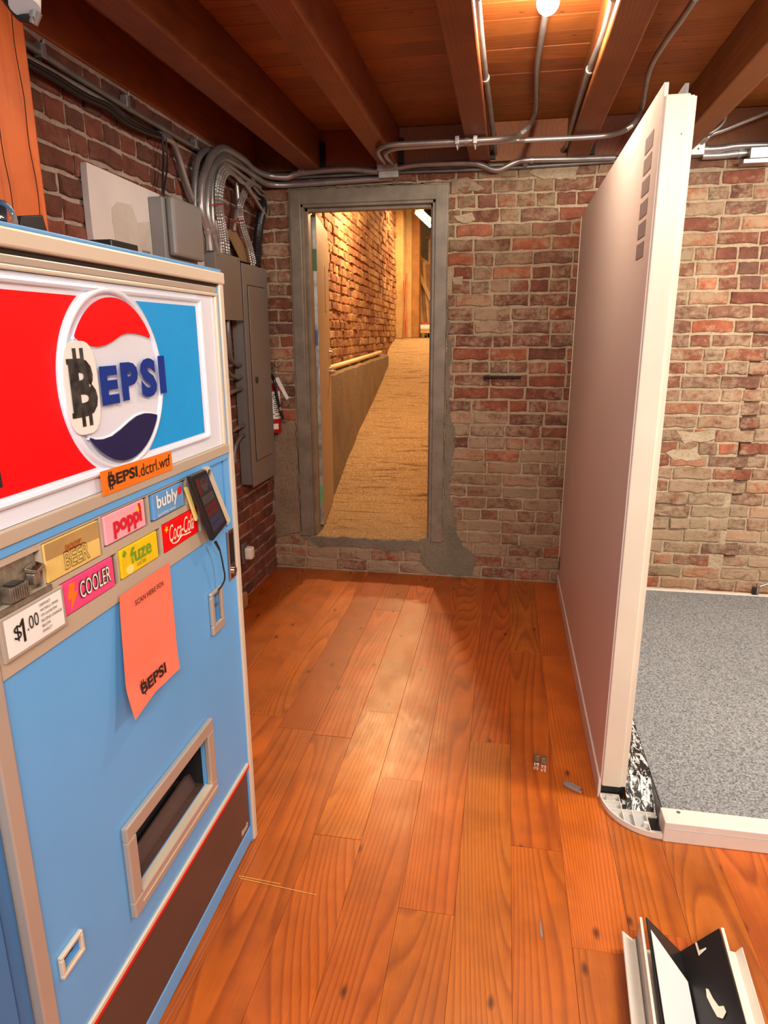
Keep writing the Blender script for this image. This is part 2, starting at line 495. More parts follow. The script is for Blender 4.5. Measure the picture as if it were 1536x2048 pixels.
class MB:
    """Collects shapes in world coordinates and links them as one mesh object."""

    def __init__(s):
        s.v = []; s.f = []

    def add(s, vs, fs):
        k = len(s.v)
        s.v += [tuple(p) for p in vs]
        s.f += [tuple(i + k for i in f) for f in fs]
        return s

    def box(s, x0, x1, y0, y1, z0, z1):
        if x0 > x1: x0, x1 = x1, x0
        if y0 > y1: y0, y1 = y1, y0
        if z0 > z1: z0, z1 = z1, z0
        vs = [(x, y, z) for x in (x0, x1) for y in (y0, y1) for z in (z0, z1)]
        return s.add(vs, [(0, 1, 3, 2), (4, 6, 7, 5), (0, 4, 5, 1), (2, 3, 7, 6), (0, 2, 6, 4), (1, 5, 7, 3)])

    def prism(s, poly, d):
        """poly: list of 3D points (planar), d: extrusion vector"""
        n = len(poly); d = Vector(d)
        a = [Vector(p) for p in poly]
        vs = a + [p + d for p in a]
        fs = [tuple(range(n - 1, -1, -1)), tuple(range(n, 2 * n))] + [(i, (i + 1) % n, n + (i + 1) % n, n + i) for i in range(n)]
        return s.add(vs, fs)

    def cyl(s, p0, p1, r0, r1=None, seg=12, cap=True):
        r1 = r0 if r1 is None else r1
        p0, p1 = Vector(p0), Vector(p1)
        ax = (p1 - p0).normalized()
        a = ax.orthogonal().normalized(); b = ax.cross(a)
        vs = []
        for p, r in ((p0, r0), (p1, r1)):
            for i in range(seg):
                t = 2 * pi * i / seg
                vs.append(p + (a * math.cos(t) + b * math.sin(t)) * r)
        fs = [(i, (i + 1) % seg, seg + (i + 1) % seg, seg + i) for i in range(seg)]
        if cap: fs += [tuple(range(seg - 1, -1, -1)), tuple(range(seg, 2 * seg))]
        return s.add(vs, fs)

    def tube(s, pts, r, seg=10, sub=5, ripple=0.0, cap=True):
        P = [Vector(p) for p in pts]
        if len(P) > 2 and sub > 1:
            Q = []
            for i in range(len(P) - 1):
                p0 = P[max(i - 1, 0)]; p1 = P[i]; p2 = P[i + 1]; p3 = P[min(i + 2, len(P) - 1)]
                for k in range(sub):
                    t = k / sub
                    Q.append(0.5 * ((2 * p1) + (p2 - p0) * t + (2 * p0 - 5 * p1 + 4 * p2 - p3) * t * t + (3 * p1 - p0 - 3 * p2 + p3) * t ** 3))
            Q.append(P[-1])
            P = Q
        if ripple:
            Q = []; R = []
            for i in range(len(P) - 1):
                L = (P[i + 1] - P[i]).length
                n = max(1, int(L / 0.0055))
                for k in range(n):
                    Q.append(P[i].lerp(P[i + 1], k / n))
            Q.append(P[-1]); P = Q
        n = len(P)
        nrm = None; rings = []
        for i in range(n):
            tg = (P[min(i + 1, n - 1)] - P[max(i - 1, 0)]).normalized()
            if nrm is None: nrm = tg.orthogonal().normalized()
            else:
                nrm = (nrm - tg * nrm.dot(tg)).normalized()
            b = tg.cross(nrm)
            rr = r * (1 + (ripple if i % 2 else -ripple))
            rings.append([P[i] + (nrm * math.cos(2 * pi * k / seg) + b * math.sin(2 * pi * k / seg)) * rr for k in range(seg)])
        vs = [p for rg in rings for p in rg]
        fs = []
        for i in range(n - 1):
            for k in range(seg):
                fs.append((i * seg + k, i * seg + (k + 1) % seg, (i + 1) * seg + (k + 1) % seg, (i + 1) * seg + k))
        if cap:
            fs += [tuple(range(seg - 1, -1, -1)), tuple((n - 1) * seg + k for k in range(seg))]
        return s.add(vs, fs)

    def ball(s, c, r, seg=16, rings=10, sx=1, sy=1, sz=1):
        c = Vector(c)
        vs = [c + Vector((0, 0, r * sz))]
        for i in range(1, rings):
            th = pi * i / rings
            for k in range(seg):
                ph = 2 * pi * k / seg
                vs.append(c + Vector((r * sx * math.sin(th) * math.cos(ph), r * sy * math.sin(th) * math.sin(ph), r * sz * math.cos(th))))
        vs.append(c - Vector((0, 0, r * sz)))
        fs = [(0, 1 + k, 1 + (k + 1) % seg) for k in range(seg)]
        for i in range(rings - 2):
            for k in range(seg):
                a = 1 + i * seg + k; b = 1 + i * seg + (k + 1) % seg
                fs.append((a, a + seg, b + seg, b))
        L = len(vs) - 1
        fs += [(L, 1 + (rings - 2) * seg + (k + 1) % seg, 1 + (rings - 2) * seg + k) for k in range(seg)]
        return s.add(vs, fs)

    def build(s, name, mat, parent=None, smooth=False, bevel=0.0, origin=None):
        me = bpy.data.meshes.new(name)
        o0 = org_of(parent)
        if parent is None:
            if origin is None:
                xs = [p[0] for p in s.v]; ys = [p[1] for p in s.v]; zs = [p[2] for p in s.v]
                origin = ((min(xs) + max(xs)) / 2, (min(ys) + max(ys)) / 2, min(zs))
            o0 = Vector(origin)
        me.from_pydata([tuple(Vector(p) - o0) for p in s.v], [], s.f)
        if bevel or True:
            bm = bmesh.new(); bm.from_mesh(me)
            bmesh.ops.recalc_face_normals(bm, faces=bm.faces)
            if bevel:
                es = [e for e in bm.edges if len(e.link_faces) == 2 and e.calc_face_angle(0) > 0.6]
                bmesh.ops.bevel(bm, geom=es, offset=bevel, segments=2, profile=0.5, affect='EDGES', clamp_overlap=True)
            bm.to_mesh(me); bm.free()
        me.materials.append(mat)
        if smooth:
            for p in me.polygons: p.use_smooth = True
            try: me.set_sharp_from_angle(angle=0.7)
            except Exception: pass
        o = bpy.data.objects.new(name, me)
        C.objects.link(o)
        if parent:
            o.parent = parent
            ORG[o.name] = o0
        else:
            o.location = o0
            ORG[o.name] = Vector(o0)
        return o


def box(name, b, mat, parent=None, bevel=0.0):
    return MB().box(*b).build(name, mat, parent, bevel=bevel)


def text_mesh(name, body, y0, y1, z0, z1, mat, parent, org, right, upv, depth=0.001, bold=0.0, shear=0.0, space=1.0, outline=0.0):
    """Lettering fitted to a rectangle: right runs y0..y1, up runs z0..z1 from org."""
    cu = bpy.data.curves.new(name, 'FONT')
    cu.body = body
    cu.align_x = 'LEFT'
    cu.offset = bold
    cu.shear = shear
    cu.space_character = space
    cu.resolution_u = 3
    cu.fill_mode = 'BOTH' if not outline else 'NONE'
    if outline:
        cu.bevel_depth = outline
        cu.bevel_resolution = 0
    tmp = bpy.data.objects.new(name, cu)
    C.objects.link(tmp)
    dg = bpy.context.evaluated_depsgraph_get()
    me = bpy.data.meshes.new_from_object(tmp.evaluated_get(dg))
    bpy.data.objects.remove(tmp)
    xs = [v.co.x for v in me.vertices]; ys = [v.co.y for v in me.vertices]
    ax, bx, ay, by = min(xs), max(xs), min(ys), max(ys)
    right, upv, org = Vector(right), Vector(upv), Vector(org)
    nrm = right.cross(upv)
    o0 = org_of(parent)
    for v in me.vertices:
        u = y0 + (v.co.x - ax) / (bx - ax) * (y1 - y0)
        q = z0 + (v.co.y - ay) / (by - ay) * (z1 - z0)
        v.co = org + right * u + upv * q + nrm * depth - o0
    me.materials.clear(); me.materials.append(mat)
    o = bpy.data.objects.new(name, me)
    C.objects.link(o)
    o.parent = parent
    ORG[o.name] = o0
    return o


# ------------------------------------------------------------------ bricks
def brick_variant(k, ln, ht=0.064, dp=0.05):
    """One worn brick in real size (x length, z height, y depth), front face toward -y at y=0."""
    rg = random.Random(k)
    me = bpy.data.meshes.new('brick')
    nx = 4
    outline = []
    a, b = ln / 2, ht / 2
    for i in range(nx + 1): outline.append((-a + ln * i / nx, -b))
    outline.append((a, 0))
    for i in range(nx + 1): outline.append((a - ln * i / nx, b))
    outline.append((-a, 0))
    out = [(x + rg.uniform(-.003, .003), z + rg.uniform(-.0042, .0042)) for x, z in outline]
    vs = []; n = len(out)
    for (x, z) in out:  # front ring, pulled in
        sx = (abs(x) - rg.uniform(.003, .007)) * (1 if x > 0 else -1) if abs(x) > a * .8 else x
        sz = (abs(z) - rg.uniform(.003, .008)) * (1 if z > 0 else -1) if abs(z) > b * .5 else z
        vs.append((sx, rg.uniform(-.002, .002), sz))
    for (x, z) in out: vs.append((x, rg.uniform(.003, .007), z))
    for (x, z) in out: vs.append((x, dp, z))
    fs = [tuple(range(n))]
    for r in range(2):
        for i in range(n):
            j = (i + 1) % n
            fs.append((r * n + i, (r + 1) * n + i, (r + 1) * n + j, r * n + j))
    me.from_pydata(vs, [], fs)
    bm = bmesh.new(); bm.from_mesh(me); bmesh.ops.recalc_face_normals(bm, faces=bm.faces)
    # make sure front looks to -y
    bm.to_mesh(me); bm.free()
    if me.polygons[0].normal.y > 0: me.flip_normals()
    return me


VARS = {}


def variants(kind, ln, mat):
    key = (kind, mat.name)
    if key not in VARS:
        VARS[key] = []
        for i in range(7):
            me = brick_variant(hash((kind == 'h', i)) % 9999 + i, ln)
            me.materials.append(mat)
            VARS[key].append(me)
    return VARS[key]


def brick_course_list(u0, u1, z0, z1, course=0.0762, joint=0.0115, rg=None, header_rows=(5, 11, 17, 23, 29)):
    """Positions (u centre, z centre, length, kind) of bricks laid over a rectangle."""
    rg = rg or random
    out = []
    row = 0
    z = z0
    while z < z1 - 0.03:
        head = row % 6 == 5
        L = 0.100 if head else 0.205
        u = u0 - (0.5 * L if row % 2 else 0) - rg.uniform(0, 0.03)
        while u < u1:
            l = L
            kind = 'h' if head else 's'
            if not head and rg.random() < 0.16:
                l = 0.100; kind = 'h'
            l2 = l * rg.uniform(0.97, 1.03)
            a, b = max(u, u0), min(u + l2, u1)
            if b - a > 0.03:
                out.append(((a + b) / 2, z + course / 2 + rg.uniform(-.0025, .0025), b - a, 'h' if (b - a) < 0.13 else 's'))
            u += l2 + joint * rg.uniform(0.8, 1.3)
        z += course
        row += 1
    return out


def lay(wall, items, place, mat, mat_attr, chosen, massname):
    """items -> single bricks where chosen(), the rest merged as stuff. place(u,z) -> (loc, angle)"""
    singles = [it for it in items if chosen(it)]
    rest = [it for it in items if not chosen(it)]
    if len(singles) > 300:
        singles.sort(key=lambda it: it[4] if len(it) > 4 else 0)
        rest += singles[300:]
        singles = singles[:300]
    for it in singles:
        u, z, l, kd = it[:4]
        me = random.choice(variants(kd, 0.205 if kd == 's' else 0.100, mat))
        o = bpy.data.objects.new('brick', me)
        loc, ang = place(u, z)
        o.parent = wall
        o.location = Vector(loc) - org_of(wall)
        o.rotation_euler = (random.uniform(-.01, .01), random.uniform(-.012, .012), ang + random.uniform(-.008, .008))
        o.scale = (l / (0.205 if kd == 's' else 0.100), 1, random.uniform(0.95, 1.04))
        C.objects.link(o)
    if rest:
        me = bpy.data.meshes.new(massname)
        V = []; Fc = []; RV = []
        for it in rest:
            u, z, l, kd = it[:4]
            src = random.choice(variants(kd, 0.205 if kd == 's' else 0.100, mat))
            loc, ang = place(u, z)
            sx = l / (0.205 if kd == 's' else 0.100)
            k = len(V); rv = random.random()
            ca, sa = math.cos(ang), math.sin(ang)
            for v in src.vertices:
                x, y, zz = v.co.x * sx, v.co.y, v.co.z
                V.append((loc[0] + x * ca - y * sa, loc[1] + x * sa + y * ca, loc[2] + zz))
            for p in src.polygons:
                Fc.append(tuple(i + k for i in p.vertices)); RV.append(rv)
        o0 = org_of(wall)
        me.from_pydata([tuple(Vector(v) - o0) for v in V], [], Fc)
        at = me.attributes.new('rnd', 'FLOAT', 'FACE')
        at.data.foreach_set('value', RV)
        me.materials.append(mat_attr)
        o = bpy.data.objects.new(massname, me)
        o['kind'] = 'stuff'
        o.parent = wall
        C.objects.link(o)


# ------------------------------------------------------------------ floor
LW = -1.49      # brick face of the left wall
YB = 4.14       # brick face of the back wall
floor = thing('floor', (0, 2, 0), kind='structure')
MB().box(-1.6, 3.0, -2.6, YB + 0.05, -0.06, -0.014).build('subfloor', M['gap'], floor)
PW = 0.1545
known = {-5: [2.26], -4: [1.729, 2.465], -3: [2.043], -2: [1.495, 3.40], -1: [2.32], 0: [1.787], 1: [1.45, 3.1], 2: [1.53], 3: [1.30], 4: [2.2]}
rg = random.Random(3)
for k in range(-11, 20):
    x0 = 0.0765 + PW * k
    x1 = x0 + PW
    x0 = max(x0, LW - 0.02); x1 = min(x1, 3.0)
    if x1 - x0 < 0.02: continue
    cuts = list(known.get(k, []))
    if not cuts: cuts = [rg.uniform(1.2, 2.4)]
    c = min(cuts)
    while c > -2.4:
        c -= rg.uniform(1.3, 2.2)
        cuts.append(c)
    c = max([q for q in cuts])
    while c < YB - 0.3:
        c += rg.uniform(1.1, 1.9)
        if c < YB - 0.3: cuts.append(c)
    cuts = sorted([q for q in cuts if -2.5 < q < YB - 0.05])
    ys = [-2.6] + cuts + [YB + 0.02]
    for a, b in zip(ys[:-1], ys[1:]):
        if b - a < 0.05: continue
        dz = rg.uniform(-0.0006, 0.0006)
        MB().box(x0 + 0.0003, x1 - 0.0003, a + 0.0005, b - 0.0005, -0.02, dz).build('plank', M['floor'], floor, bevel=0.0006)

# ------------------------------------------------------------------ ceiling
CZ = 2.66
ceiling = thing('ceiling', (0, 2, CZ), kind='structure')
MB().box(-1.7, 3.0, -2.6, 4.3, CZ + 0.03, CZ + 0.07).build('deck', M['gap'], ceiling)
y = -2.6
while y < YB + 0.1:
    wdt = 0.137
    MB().box(-1.7, 3.0, y + 0.001, min(y + wdt, 4.29) - 0.001, CZ + rg.uniform(0, 0.0015), CZ + 0.03).build('board', M['ceiling'], ceiling, bevel=0.0015)
    y += wdt
JX = [(-1.60, -1.49), (-1.22, -1.10), (-0.755, -0.645), (-0.245, -0.135), (0.275, 0.39), (0.80, 0.91), (1.31, 1.425), (1.82, 1.93), (2.33, 2.44)]
for a, b in JX:
    MB().box(a, b, -2.6, YB + 0.06, 2.46, CZ).build('joist', M['beam'], ceiling, bevel=0.006)
for i, (a, b) in enumerate(zip(JX[:-1], JX[1:])):
    MB().box(a[1] + 0.001, b[0] - 0.001, 4.11, 4.16, 2.462, CZ - 0.002).build('blocking', M['beam'], ceiling, bevel=0.002)
for x in (-1.10, -0.645, -0.135, 0.39, 1.30):
    s = MB()
    s.box(x + 0.001, x + 0.03, 4.085, 4.109, 2.47, 2.60)
    for zz in (2.49, 2.52, 2.55, 2.58): s.cyl((x + 0.016, 4.085, zz), (x + 0.016, 4.075, zz), 0.006, seg=8)
    o = s.build('joist_hanger', M['hanger'], ceiling)

# ------------------------------------------------------------------ back wall with door opening
DX0, DX1, DZ0, DZ1 = -1.315, -0.36, 0.235, 2.365
wb = thing('wall_back', (0, YB, 0), kind='structure')
s = MB()
for b in ((-1.6, DX0 + 0.02, 0, 2.66), (DX1 - 0.02, 3.0, 0, 2.66), (DX0 + 0.02, DX1 - 0.02, 0, DZ0), (DX0 + 0.02, DX1 - 0.02, DZ1 - 0.02, 2.66)):
    ya = YB + 0.007 if b[3] < 2.6 else YB + 0.0071
    if b[1] > 2.9:   # shallow pocket at the right, where the bricks stand back
        s.box(b[0], 1.345, ya, YB + 0.19, 0, 2.461)
        s.box(1.3451, b[1], ya + 0.028, YB + 0.19, 0.15, 1.55)
        s.box(1.3451, b[1], ya, YB + 0.19, 0, 0.15); s.box(1.3451, b[1], ya, YB + 0.19, 1.55, 2.461)
    else:
        s.box(b[0], b[1], ya, YB + 0.19, b[2], min(b[3], 2.461))
    if b[3] > 2.6: s.box(b[0], b[1], 4.2015, YB + 0.19, 2.4611, 2.659)
s.build('mortar', M['mortar'], wb)
items = brick_course_list(-1.49, 2.0, 0.008, 2.46, course=0.0765, rg=random.Random(11))
keep = []
for (u, z, l, kd) in items:
    a, b = u - l / 2, u + l / 2
    if DZ0 < z < DZ1 - 0.01:
        if a < DX0 < b or (a < DX1 and b > DX0):
            segs = []
            if a < DX0 - 0.03: segs.append((a, DX0 - 0.004))
            if b > DX1 + 0.03: segs.append((DX1 + 0.004, b))
            for (p, q) in segs: keep.append(((p + q) / 2, z, q - p, 'h' if q - p < .13 else 's'))
            continue
    if DZ1 - 0.01 <= z < DZ1 + 0.035 and a < DX1 and b > DX0: continue
    keep.append((u, z, l, kd))


def back_visible(it):
    u, z, l, kd = it[:4]
    if u < -0.37: return z < 0.26 or z > 2.36 or (u < -1.3 and z > 0.1)
    if u < 0.42: return True
    if 0.82 < u < 1.75: return True
    return False


keep2 = []
for it in keep:
    u, z = it[0], it[1]
    pr = abs(u - 0.1) * 0.6 + (0.0 if z > 0.3 else .2)
    keep2.append((*it, pr))


def back_place(u, z):
    y = YB + random.uniform(-0.003, 0.003)
    edge = 1.47 + 0.045 * math.floor((z / 0.1525)) % 0.06
    if u > 1.40 + 0.05 * (z - 0.7) and 0.15 < z < 1.55: y += 0.028
    if u > 0.9 and u < 1.35 and 0.42 < z < 0.60 and random.random() < .5: y -= 0.014
    return (u, y - 0.001, z), 0.0


# the wall is thicker than its recess: let recessed bricks show in a shallow pocket
lay(wb, keep2, back_place, M['brick_red'], M['brick_red_a'], back_visible, 'distant_bricks')


def blob(name, pts, y, th, mat, parent, seed=1, axis='y', amp=0.012, step=0.035):
    """Irregular flat patch of render on a wall; pts (u,z) outline."""
    rg = random.Random(seed)
    P = []
    n = len(pts)
    for i in range(n):
        a, b = Vector(pts[i]), Vector(pts[(i + 1) % n])
        m = max(1, int((b - a).length / step))
        for k in range(m):
            q = a.lerp(b, k / m)
            P.append(q + Vector((rg.uniform(-amp, amp), rg.uniform(-amp, amp))))
    s = MB()
    if axis == 'y': poly = [(q.x, y, q.y) for q in P]; d = (0, -th, 0)
    else: poly = [(y, q.x, q.y) for q in P]; d = (th, 0, 0)
    s.prism(poly, d)
    return s.build(name, mat, parent)


blob('cement_patch', [(-0.358, 1.75), (-0.358, 0.255), (-0.50, 0.25), (-0.50, 0.12), (-0.44, 0.03), (-0.16, 0.02), (-0.13, 0.12), (-0.23, 0.22), (-0.28, 0.35), (-0.315, 0.6),
                      (-0.29, 0.95), (-0.33, 1.1), (-0.335, 1.45), (-0.345, 1.7)], YB + 0.006, 0.013, M['cement'], wb, 2)
blob('cement_patch', [(-1.485, 0.98), (-1.485, 0.22), (-1.40, 0.24), (-1.317, 0.25), (-1.317, 1.0)], YB + 0.006, 0.016, M['cement_light'], wb, 3)
blob('cement_patch', [(-1.30, 0.225), (-1.1, 0.232), (-0.8, 0.232), (-0.50, 0.235), (-0.5, 0.17), (-0.72, 0.165), (-0.95, 0.18), (-1.2, 0.16)], YB + 0.006, 0.012, M['cement'], wb, 4)
blob('cement_patch', [(-1.31, 2.38), (-0.5, 2.375), (-0.36, 2.385), (-0.27, 2.40), (-0.16, 2.33), (-0.30, 2.31), (-0.345, 2.31), (-0.345, 2.37), (-1.31, 2.368)], YB + 0.006, 0.010, M['cement_light'], wb, 5, amp=0.006)
blob('mortar_patch', [(0.35, 2.44), (0.12, 2.44), (0.08, 2.40), (0.16, 2.37), (0.33, 2.36)], YB + 0.006, 0.0095, M['mortar'], wb, 6, amp=0.008)
blob('mortar_patch', [(-0.33, 2.20), (-0.22, 2.21), (-0.20, 2.17), (-0.28, 2.15)], YB + 0.006, 0.012, M['mortar'], wb, 7, amp=0.008)
blob('mortar_patch', [(1.0, 0.98), (1.2, 1.0), (1.22, 0.94), (1.05, 0.92)], YB + 0.006, 0.010, M['mortar'], wb, 8, amp=0.01)
blob('mortar_patch', [(0.95, 0.86), (1.12, 0.90), (1.15, 0.83), (1.0, 0.81)], YB + 0.006, 0.010, M['mortar'], wb, 9, amp=0.01)
blob('mortar_patch', [(0.86, 1.18), (0.9, 1.2), (0.91, 1.02), (0.87, 1.0)], YB + 0.006, 0.010, M['mortar'], wb, 10, amp=0.006)
blob('mortar_patch', [(-0.33, 1.86), (-0.27, 1.87), (-0.27, 1.82), (-0.32, 1.82)], YB + 0.006, 0.014, M['mortar'], wb, 12, amp=0.004)

# rusty flat bar sticking out of the bricks
s = MB(); p = [(-0.128,4.130,1.291),(0.089,4.130,1.301)]
s.box(p[0][0], p[1][0], 4.10, 4.15, p[0][2] - 0.004, p[0][2] + 0.008)
s.box(p[0][0], p[0][0] + 0.012, 4.095, 4.15, p[0][2] - 0.012, p[0][2] + 0.008)
o = s.build('flat_bar', M['hanger'], None, bevel=0.0015)
tag(o, 'thin rusty black iron bar sticking out of the brick wall', 'iron bar')

# ------------------------------------------------------------------ left wall
wl = thing('wall_left', (LW, 2, 0), kind='structure')
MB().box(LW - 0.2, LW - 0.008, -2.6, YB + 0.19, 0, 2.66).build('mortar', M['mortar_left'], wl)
itl = brick_course_list(-(YB), -1.5, 0.004, 2.46, course=0.0765, rg=random.Random(21))
itl = [(u, z, l, kd, 0) for (u, z, l, kd) in itl]


def left_visible(it):
    y = -it[0]; z = it[1]
    if y < 2.36: return z > 1.75
    if y < 3.5: return z > 2.0
    return True


def left_place(u, z):
    return (LW + random.uniform(-0.003, 0.003), -u, z), pi / 2


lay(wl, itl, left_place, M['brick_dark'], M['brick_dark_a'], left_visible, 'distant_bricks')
# remaining room shell, outside the frame
box('wall_right', (3.0, 3.1, -2.6, YB + 0.19, 0, 2.7), M['room_white'])['kind'] = 'structure'
box('wall_front', (-1.6, 3.1, -2.7, -2.6, 0, 2.7), M['room_white'])['kind'] = 'structure'

# ------------------------------------------------------------------ door: frame, leaf
d1 = thing('door_1', (-0.84, YB, 0.24), kind='structure')
FY = 4.118
s = MB()
for (a, b, zz0, zz1) in ((DX0 + 0.012, -1.235, 0.24, 2.362), (-0.435, -0.362, 0.24, 2.362)):
    s.box(a, b, FY, FY + 0.028, zz0, zz1)
s.box(-1.3025, -0.3625, FY + 0.0005, FY + 0.028, 2.283, 2.363)
s.build('door_frame', M['frame'], d1, bevel=0.004)
s = MB()
s.box(-1.240, -1.222, FY + 0.012, FY + 0.20, 0.24, 2.285)
s.box(-1.224, -1.205, FY + 0.055, FY + 0.11, 0.24, 2.27)
s.box(-0.452, -0.434, FY + 0.012, FY + 0.20, 0.24, 2.285)
s.box(-0.466, -0.45, FY + 0.055, FY + 0.11, 0.24, 2.27)
s.box(-1.24, -0.434, FY + 0.012, FY + 0.20, 2.268, 2.286)
s.box(-1.224, -0.45, FY + 0.055, FY + 0.11, 2.25, 2.27)
s.build('door_jamb', M['frame'], d1, bevel=0.002)
# leaf, open into the hall
HX, HY = -1.222, 4.325
EX, EY = -1.345, 5.075
dv = Vector((EX - HX, EY - HY, 0)); dl = dv.length; dv.normalize()
nv = Vector((dv.y, -dv.x, 0))     # toward +x side
def lp(a, n, z): return tuple(Vector((HX, HY, z)) + dv * a + nv * n)
def lbox(s, a0, a1, n0, n1, z0, z1):
    s.prism([lp(a0, n0, z0), lp(a1, n0, z0), lp(a1, n1, z0), lp(a0, n1, z0)], (0, 0, z1 - z0))
    return s
leaf = lbox(MB(), 0.002, dl, -0.022, 0.022, 0.262, 2.262).build('door_leaf', M['door_paint'], d1, bevel=0.002)
lbox(MB(), -0.002, 0.0015, -0.020, 0.020, 0.264, 2.26).build('leaf_edge', M['door_edge'], leaf)
for z0, z1, mt in ((1.93, 2.06, 'tape_green_dk'), (0.42, 0.545, 'tape_green')):
    lbox(MB(), -0.004, -0.0015, -0.022, 0.021, z0, z1).build('hinge_tape', M[mt], leaf)
    lbox(MB(), -0.006, 0.0, -0.034, -0.0225, z0 + 0.005, z1 - 0.005).build('hinge', M['chrome'], leaf)
lbox(MB(), -0.0035, -0.0016, -0.008, 0.014, 1.47, 1.57).build('edge_sticker', M['tag_blue'], leaf)
s = MB(); lbox(s, -0.004, -0.0016, -0.014, 0.012, 1.19, 1.34).build('latch_plate', M['steel_dk'], leaf)
s = MB()
s.cyl(lp(dl - 0.07, 0.022, 1.275), lp(dl - 0.07, 0.045, 1.275), 0.028, seg=16)
s.cyl(lp(dl - 0.07, 0.045, 1.275), lp(dl - 0.07, 0.06, 1.275), 0.012, seg=12)
s.tube([lp(dl - 0.07, 0.06, 1.275), lp(dl - 0.11, 0.064, 1.275), lp(dl - 0.18, 0.062, 1.27)], 0.010, 10)
s.build('lever_handle', M['chrome'], leaf, smooth=True)
s = MB(); s.cyl(lp(dl - 0.07, 0.022, 1.42), lp(dl - 0.07, 0.045, 1.42), 0.026, 0.022, 16)
s.build('deadbolt', M['chrome'], leaf, smooth=True)
lbox(MB(), dl - 0.30, dl - 0.22, 0.022, 0.026, 1.70, 2.0).build('pull_plate', M['door_paint'], leaf)

# ------------------------------------------------------------------ ramp hall behind the door
fh = thing('floor_hall', (-0.6, 7, 0.24), kind='structure')
prof = [(YB, 0.236), (5.05, 0.24), (5.25, 0.262), (5.6, 0.375), (6.46, 0.62), (7.4, 0.82), (8.2, 1.01), (9.0, 1.22), (9.7, 1.40), (10.1, 1.47), (10.4, 1.485), (14.2, 1.485)]
s = MB()
xa, xb = -2.3, 0.9
NN = 420; rows = []
for i in range(NN + 1):
    yy = YB + 0.005 + (14.2 - YB) * (i / NN) ** 1.35
    for (a, za), (b, zb) in zip(prof[:-1], prof[1:]):
        if a <= yy <= b + 1e-6:
            zz = za + (zb - za) * (yy - a) / (b - a); break
    row = []
    for j in range(31):
        xx = xa + (xb - xa) * j / 30
        h = 0
        if 5.15 < yy < 9.6:
            h = 0.026 * abs(noise.noise(Vector((xx * 1.6, yy * 9, 0)))) * (0.2 + 1.0 * max(0, min(1, (xx + 1.25) * 1.4))) * (1.2 if yy < 7.2 else 0.6)
        row.append((xx, yy, zz + h))
    rows.append(row)
vs = [p for r in rows for p in r]
fs = [(i * 31 + j, i * 31 + j + 1, (i + 1) * 31 + j + 1, (i + 1) * 31 + j) for i in range(NN) for j in range(30)]
s.add(vs, fs)
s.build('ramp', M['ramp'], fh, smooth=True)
MB().box(-1.6, -0.3, YB + 0.008, YB + 0.19, 0.20, 0.2355).build('threshold', M['concrete'], fh)

wh = thing('wall_hall_left', (-1.5, 4.3, 1.2), kind='structure')
def hx(y): return -1.345 - 0.042 * (y - 5.0)       # concrete face
def bx(y): return hx(y) - 0.085                     # brick face above
hang = math.atan2(-0.042, 1)
# dwarf wall of rough concrete, uneven top
s = MB(); n = 60; P = []
for i in range(n + 1):
    yy = 4.30 + 4.45 * i / n
    zt = 1.235 + 0.012 * (yy - 4.3) + 0.012 * noise.noise(Vector((yy * 4, 0, 3)))
    dx = 0.006 * noise.noise(Vector((yy * 3, 5, 0)))
    P.append((yy, zt, dx))
vs = []; fs = []
for yy, zt, dx in P:
    vs += [(hx(yy) + dx, yy, 0.15), (hx(yy) + dx, yy, zt - 0.02), (hx(yy) - 0.02 + dx, yy, zt), (hx(yy) - 0.12, yy, zt + 0.015), (hx(yy) - 0.30, yy, zt + 0.015), (hx(yy) - 0.30, yy, 0.15)]
for i in range(n):
    for j in range(6):
        fs.append((i * 6 + j, i * 6 + (j + 1) % 6, (i + 1) * 6 + (j + 1) % 6, (i + 1) * 6 + j))
fs += [(0, 1, 2, 3, 4, 5), tuple(n * 6 + k for k in (5, 4, 3, 2, 1, 0))]
s.add(vs, fs)
s.build('dwarf_wall', M['concrete_wall'], wh)
s = MB()
s.prism([(bx(4.2) - 0.015, 4.2, 0.2), (bx(10.3) - 0.015, 10.3, 0.2), (bx(10.3) - 0.3, 10.3, 0.2), (bx(4.2) - 0.3, 4.2, 0.2)], (0, 0, 3.9))
s.build('mortar', M['mortar_hall'], wh)
ith = brick_course_list(-10.25, -4.28, 1.20, 4.0, course=0.0765, rg=random.Random(31))
ith = [(u, z, l, kd, -u) for (u, z, l, kd) in ith if -u < 8.7 or z > 1.3]


def hall_vis(it):
    y, z = -it[0], it[1]
    top = 1.54 + 0.735 * y / 4.12 + 0.06
    if y < 5.0: return False
    return z < top and y < 9.5


def hall_place(u, z):
    y = -u
    return (bx(y) + random.uniform(-0.012, 0.010), y, z), pi / 2 - hang


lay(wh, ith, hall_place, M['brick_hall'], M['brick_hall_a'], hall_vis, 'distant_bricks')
# far pillars and shell of the hall
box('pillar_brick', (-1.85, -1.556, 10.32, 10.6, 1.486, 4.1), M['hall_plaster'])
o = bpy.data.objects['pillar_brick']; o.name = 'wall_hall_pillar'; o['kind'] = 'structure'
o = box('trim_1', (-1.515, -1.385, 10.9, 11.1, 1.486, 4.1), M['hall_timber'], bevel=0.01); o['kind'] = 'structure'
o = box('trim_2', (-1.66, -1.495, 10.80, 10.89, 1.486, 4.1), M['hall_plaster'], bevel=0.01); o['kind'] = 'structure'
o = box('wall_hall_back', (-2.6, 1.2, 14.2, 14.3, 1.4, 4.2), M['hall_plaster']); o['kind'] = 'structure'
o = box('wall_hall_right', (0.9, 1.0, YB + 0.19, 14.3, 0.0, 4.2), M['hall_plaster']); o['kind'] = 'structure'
o = box('wall_hall_front', (-1.9, 1.0, YB + 0.191, YB + 0.25, 2.42, 4.2), M['hall_plaster']); o['kind'] = 'structure'
